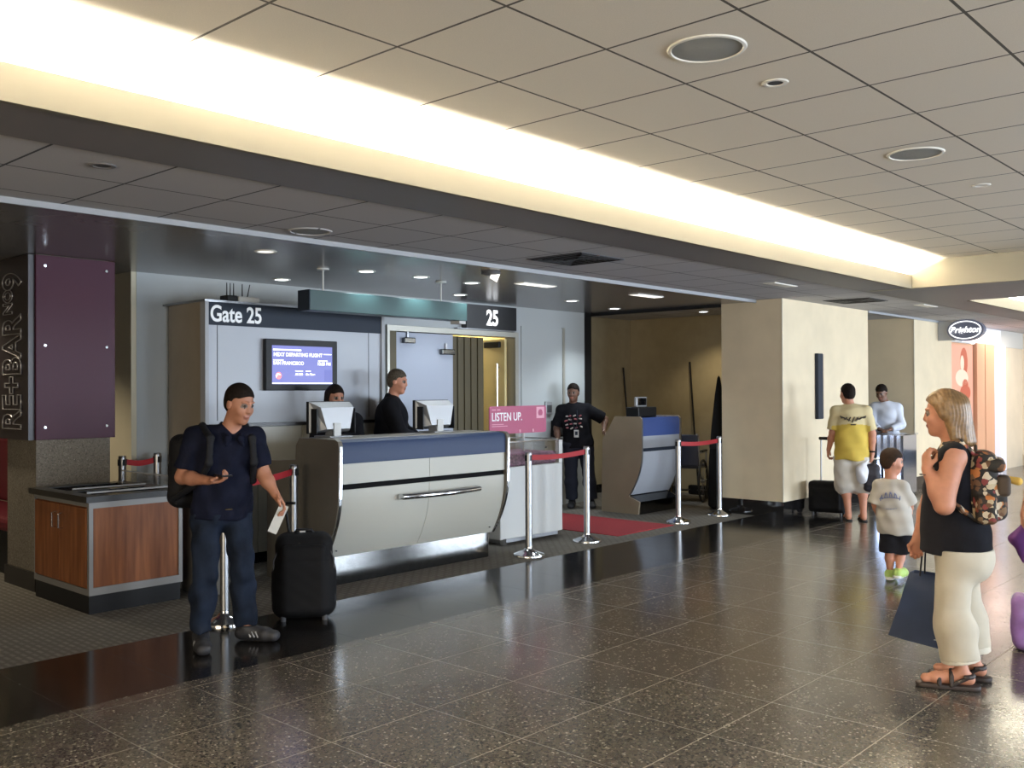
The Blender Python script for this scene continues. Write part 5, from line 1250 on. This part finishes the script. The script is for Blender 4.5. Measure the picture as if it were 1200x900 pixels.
# ---- agent in black printed T-shirt by the podium
AG = dict(hip=.180, hipd=.135, waist=.165, waistd=.130, chest=.175, chestd=.125, sh=.060, arm=.050, leg=.092, bust=.055)
J = dict(head=(-.088, -.02, 1.560), neck=(-.095, 0, 1.410), shR=(-.245, .0, 1.315), shL=(.105, .0, 1.325), elL=(.345, .07, 1.190), wrL=(.325, -.07, 1.045), elR=(-.315, .03, 1.07), wrR=(-.29, -.08, .87),
    hipR=(-.120, 0, .86), hipL=(.075, 0, .86), knR=(-.120, -.01, .46), anR=(-.110, .0, .085), knL=(.115, -.01, .46), anL=(.150, .0, .085))
f = nrm((-.18, -1, 0)); hf = nrm((-.25, -.95, -.1)); lc, rz = (-8.10, 10.22, 0), .6692
S = Soft(); torso(S, J, f, AG); head(S, J['head'], hf, 1.0, nk=J['neck'])
for sd in 'LR': arm(S, J, sd, AG); leg(S, J, sd, AG, -.012, back=-f); foot(S, J['an'+sd], (-.1 if sd == 'R' else .1, -1, 0))
hand(S, J['wrL'], (.3, -.6, -.75), (-.4, -.4, -.8), (-.9, -.2, 0), (.5, .55, .6, .65), .18); hand(S, J['wrR'], (.1, -.25, -1), (1, 0, 0), (0, -1, 0), (.4, .45, .5, .55), .18)
agt = S.mesh('person', .0065, body_mats(SKIN3)); place(agt, 'agent in black printed T-shirt with badge, one hand on the boarding podium', lc, rz)
mh, ms, up, fw, lat = frame(J, f)
S = Soft(); hm = mh-up*.03; torso(S, J, f, AG, .02, clips=((hm, -up),), hem=hm-up*.04)
for sd in 'LR': arm(S, J, sd, AG, .022, frac=.85, flare=.018)
tee = S.mesh('t_shirt', .0085, [BLACKC], agt, folds(.003, .8, 61))
rr_ = random.Random(4); WP = mat('pale_print', (.55, .50, .48), .8); RP = mat('rose_print', (.45, .13, .15), .8)
ft = lambda x, z, dep: v3(ms)-lat*x+up*z+fw*dep
sgw, sgr = [], []
for i in range(4):
    for j in range(4):
        x = -.10+.062*i+rr_.uniform(-.01, .01); z = -.07-.052*j+rr_.uniform(-.006, .006); dpt = .160+.02*j/3-.9*x*x
        (sgw if (i+j) % 2 else sgr).append((ft(x, z, dpt), ft(x+rr_.uniform(.012, .03), z+rr_.uniform(-.012, .012), dpt)))
for q_ in sgw: decal('print_mark', [q_], WP, tee, .010)
for q_ in sgr: decal('print_mark', [q_], RP, tee, .010)
bdg = obj('badge', box((-.032, -.004, -.05), (.032, .004, .05), None, .003), M['white'], agt, loc=tuple(ft(-.03, -.31, .215)))
obj('badge_photo', box((-.018, -.006, -.02), (.018, -.004, .03)), M['header'], bdg)
obj('lanyard', tube([tuple(ft(-.03, -.26, .21)), tuple(ft(-.06, -.12, .185)), tuple(ft(-.055, .02, .10))], .004, 6, tube([tuple(ft(-.03, -.26, .21)), tuple(ft(.03, -.12, .185)), tuple(ft(.055, .02, .10))], .004, 6)), M['header'], agt, True)
S = Soft(.03); S.el(mh, (.190, .148, .13), [lat, fw, up], .03)
NAVYT = mat('navy_trousers', (.010, .012, .024), .85)
for sd in 'LR': leg(S, J, sd, AG, .020, frac=1.92, loose=.026)
S.mesh('trousers', .0085, [NAVYT], agt, folds(.004, .8, 62))
for sd in 'LR':
    S = Soft(.012); foot(S, J['an'+sd], (-.1 if sd == 'R' else .1, -1, 0), .255, .044, 0, inf=.010, drop=.07); S.cut = [((0, 0, .004), (0, 0, -1))]; S.mesh('shoe', .007, [SHOE], agt)
S, P_, B_, l_, f_, u_ = hair_cap(J['head'], hf, 1.0, th=.008, front=.06, nape=-.05); S.mesh('hair', .0065, [DARKHAIR], agt, strands(.001))

# ---- two agents behind the counter
def stander(J, f, hf, lc, rz, label, G, skin, top, hairm, hs=1.0, long_hair=False):
    S = Soft(); torso(S, J, f, G); head(S, J['head'], hf, hs, nk=J['neck'])
    for sd in 'LR':
        arm(S, J, sd, G); leg(S, J, sd, G, -.012, back=-f); foot(S, J['an'+sd], f)
        d_ = nrm(v3(J['wr'+sd])-v3(J['el'+sd])); hand(S, J['wr'+sd], d_+f*.3, (0, 0, -1), np.cross(v3(0, 0, 1), f)*(-1 if sd == 'L' else 1), (.45, .5, .5, .55), .18)
    b = S.mesh('person', .0065, body_mats(skin)); place(b, label, lc, rz)
    mh, ms, up, fw, lat = frame(J, f)
    S = Soft(); hm = mh-up*.05; torso(S, J, f, G, .024, clips=((hm, -up),), hem=hm-up*.04)
    for sd in 'LR': arm(S, J, sd, G, .022, frac=1.9)
    S.rc(v3(J['neck'])-fw*.04-lat*.04, v3(J['neck'])-fw*.04+lat*.04, .034, None, .02)
    S.mesh('jacket', .0085, [top], b, folds(.0035, .7, 71))
    S = Soft(.03); S.el(mh, (G['hip']+.01, G['hipd']+.012, .13), [lat, fw, up], .03)
    for sd in 'LR': leg(S, J, sd, G, .02, frac=1.92, loose=.02)
    S.mesh('trousers', .0095, [BLACKC], b)
    for sd in 'LR':
        S = Soft(.012); foot(S, J['an'+sd], f, .255, .044, 0, inf=.010, drop=.07); S.cut = [((0, 0, .004), (0, 0, -1))]; S.mesh('shoe', .008, [SHOE], b)
    S, P_, B_, l_, f_, u_ = hair_cap(J['head'], hf, hs, th=.009, front=.06, nape=-.06)
    if long_hair:
        for q in (-1, 1): S.rc(P_(q*.06, -.03, .03), P_(q*.075, -.03, -.15), .04, .03, .03)
        S.rc(P_(0, -.08, .03), P_(0, -.09, -.17), .06, .045, .03)
    S.mesh('hair', .006, [hairm], b)
    return b
Jm = dict(head=(-.002, .0, 1.685), neck=(-.055, .02, 1.54), shL=(-.05, .19, 1.43), shR=(-.08, -.185, 1.43), elL=(.06, .23, 1.17), wrL=(.25, .12, 1.09), elR=(.03, -.24, 1.16), wrR=(.24, -.14, 1.09),
    hipL=(-.10, .09, .92), hipR=(-.10, -.09, .92), knL=(-.09, .10, .49), anL=(-.12, .10, .085), knR=(-.09, -.10, .49), anR=(-.12, -.10, .085))
BIGM = dict(MAN, waist=.175, waistd=.15, chest=.19, chestd=.145, hip=.18, hipd=.14, belly=.02, arm=.058)
stander(Jm, nrm((1, -.12, 0)), nrm((.95, -.30, -.12)), (-7.38, 6.36, 0), .8544, 'grey-haired agent in black jacket standing behind the counter', BIGM, SKIN, BLACKC, GREYHAIR)
Jw = dict(head=(.0, .0, 1.535), neck=(.02, .03, 1.40), shL=(.18, .04, 1.30), shR=(-.14, .04, 1.30), elL=(.23, -.02, 1.08), wrL=(.14, -.20, 1.04), elR=(-.19, -.02, 1.08), wrR=(-.10, -.20, 1.04),
    hipL=(.10, .05, .86), hipR=(-.06, .05, .86), knL=(.10, .04, .46), anL=(.10, .06, .085), knR=(-.06, .04, .46), anR=(-.06, .06, .085))
stander(Jw, nrm((.25, -1, 0)), nrm((.45, -.85, -.2)), (-7.38, 5.58, 0), .9147, 'dark-haired agent half hidden behind the counter monitor', dict(AG, hip=.16, waist=.14), SKIN2, BLACKC, DARKHAIR, .95, True)

# ---- person at the right edge of the picture, purple bags
EDG = dict(AG)
J = dict(head=(-.02, .0, 1.53), neck=(.0, .0, 1.385), shL=(.175, .02, 1.30), shR=(-.185, .02, 1.30), elL=(.25, .0, 1.04), wrL=(.27, -.05, .82), elR=(-.275, .03, 1.06), wrR=(-.335, -.03, .845),
    hipL=(.09, 0, .85), hipR=(-.09, 0, .85), knL=(.09, -.01, .45), anL=(.09, .02, .085), knR=(-.09, -.01, .45), anR=(-.09, .02, .085))
f = nrm((-.25, -1, 0)); hf = nrm((-.6, -.8, 0)); lc, rz = (-1.255, 6.29, 0), .1959
S = Soft(); torso(S, J, f, EDG); head(S, J['head'], hf, 1.0, nk=J['neck'])
for sd in 'LR': arm(S, J, sd, EDG); leg(S, J, sd, EDG, -.012, back=-f); foot(S, J['an'+sd], f)
hand(S, J['wrR'], (-.1, -.1, -1), (1, 0, 0), (0, -1, 0), (.9, 1, 1.05, 1.1), .18); hand(S, J['wrL'], (.05, -.1, -1), (-1, 0, 0), (0, -1, 0), (.4, .45, .5, .55), .18)
edg = S.mesh('person', .0065, body_mats(SKIN)); place(edg, 'person at the right edge with one arm holding a purple cloth', lc, rz)
mh, ms, up, fw, lat = frame(J, f); PURP = mat('purple_top', (.16, .05, .26), .85)
S = Soft(); hm = mh-up*.05; torso(S, J, f, EDG, .02, clips=((hm, -up),), hem=hm-up*.04)
for sd in 'LR': arm(S, J, sd, EDG, .022, frac=.7, flare=.018)
S.mesh('t_shirt', .009, [PURP], edg, folds(.003, .8, 81))
S = Soft(.03); S.el(mh, (.190, .148, .13), [lat, fw, up], .03)
for sd in 'LR': leg(S, J, sd, EDG, .020, frac=1.92, loose=.026)
S.mesh('trousers', .009, [JEANS], edg)
for sd in 'LR':
    S = Soft(.012); foot(S, J['an'+sd], f, .25, .043, 0, inf=.010, drop=.07); S.cut = [((0, 0, .004), (0, 0, -1))]; S.mesh('shoe', .008, [SHOE], edg)
S, P_, B_, l_, f_, u_ = hair_cap(J['head'], hf, 1.0, th=.012); S.mesh('hair', .007, [BROWNHAIR], edg, strands(.001))
S = Soft(.02); S.rc((-.345, -.05, .775), (-.375, -.05, .70), .022, .045, .02, 0); S.rc((-.37, -.05, .70), (-.345, -.05, .57), .035, .012, .02)
pc_ = S.mesh('purple_cloth', .006, [mat('deep_purple_cloth', (.09, .02, .13), .85)], None, folds(.006, 1, 83), loc=lc, rz=rz); tag(pc_, 'dark purple cloth hanging from the hand at the right edge', 'cloth')
pg = thing('purple_tote', 'purple tote bag standing on the floor at the right edge', 'tote bag', (-1.54, 6.46, 0), .25)
S = Soft(.04); S.bx((.02, 0, .165), (.20, .10, .165), .05); S.mesh('bag', .008, [mat('purple_satin', (.40, .22, .58), .4, var=.25, vscale=8)], pg, folds(.006, .7, 84))
for q in (-1, 1): obj('handle', tube([(-.10, q*.06, .31), (-.09, q*.05, .37), (-.02, q*.04, .395), (.10, q*.05, .38), (.13, q*.06, .31)], .011, 8), mat('purple_band', (.09, .03, .20), .5) if q < 0 else bpy.data.materials['purple_band'], pg, True)
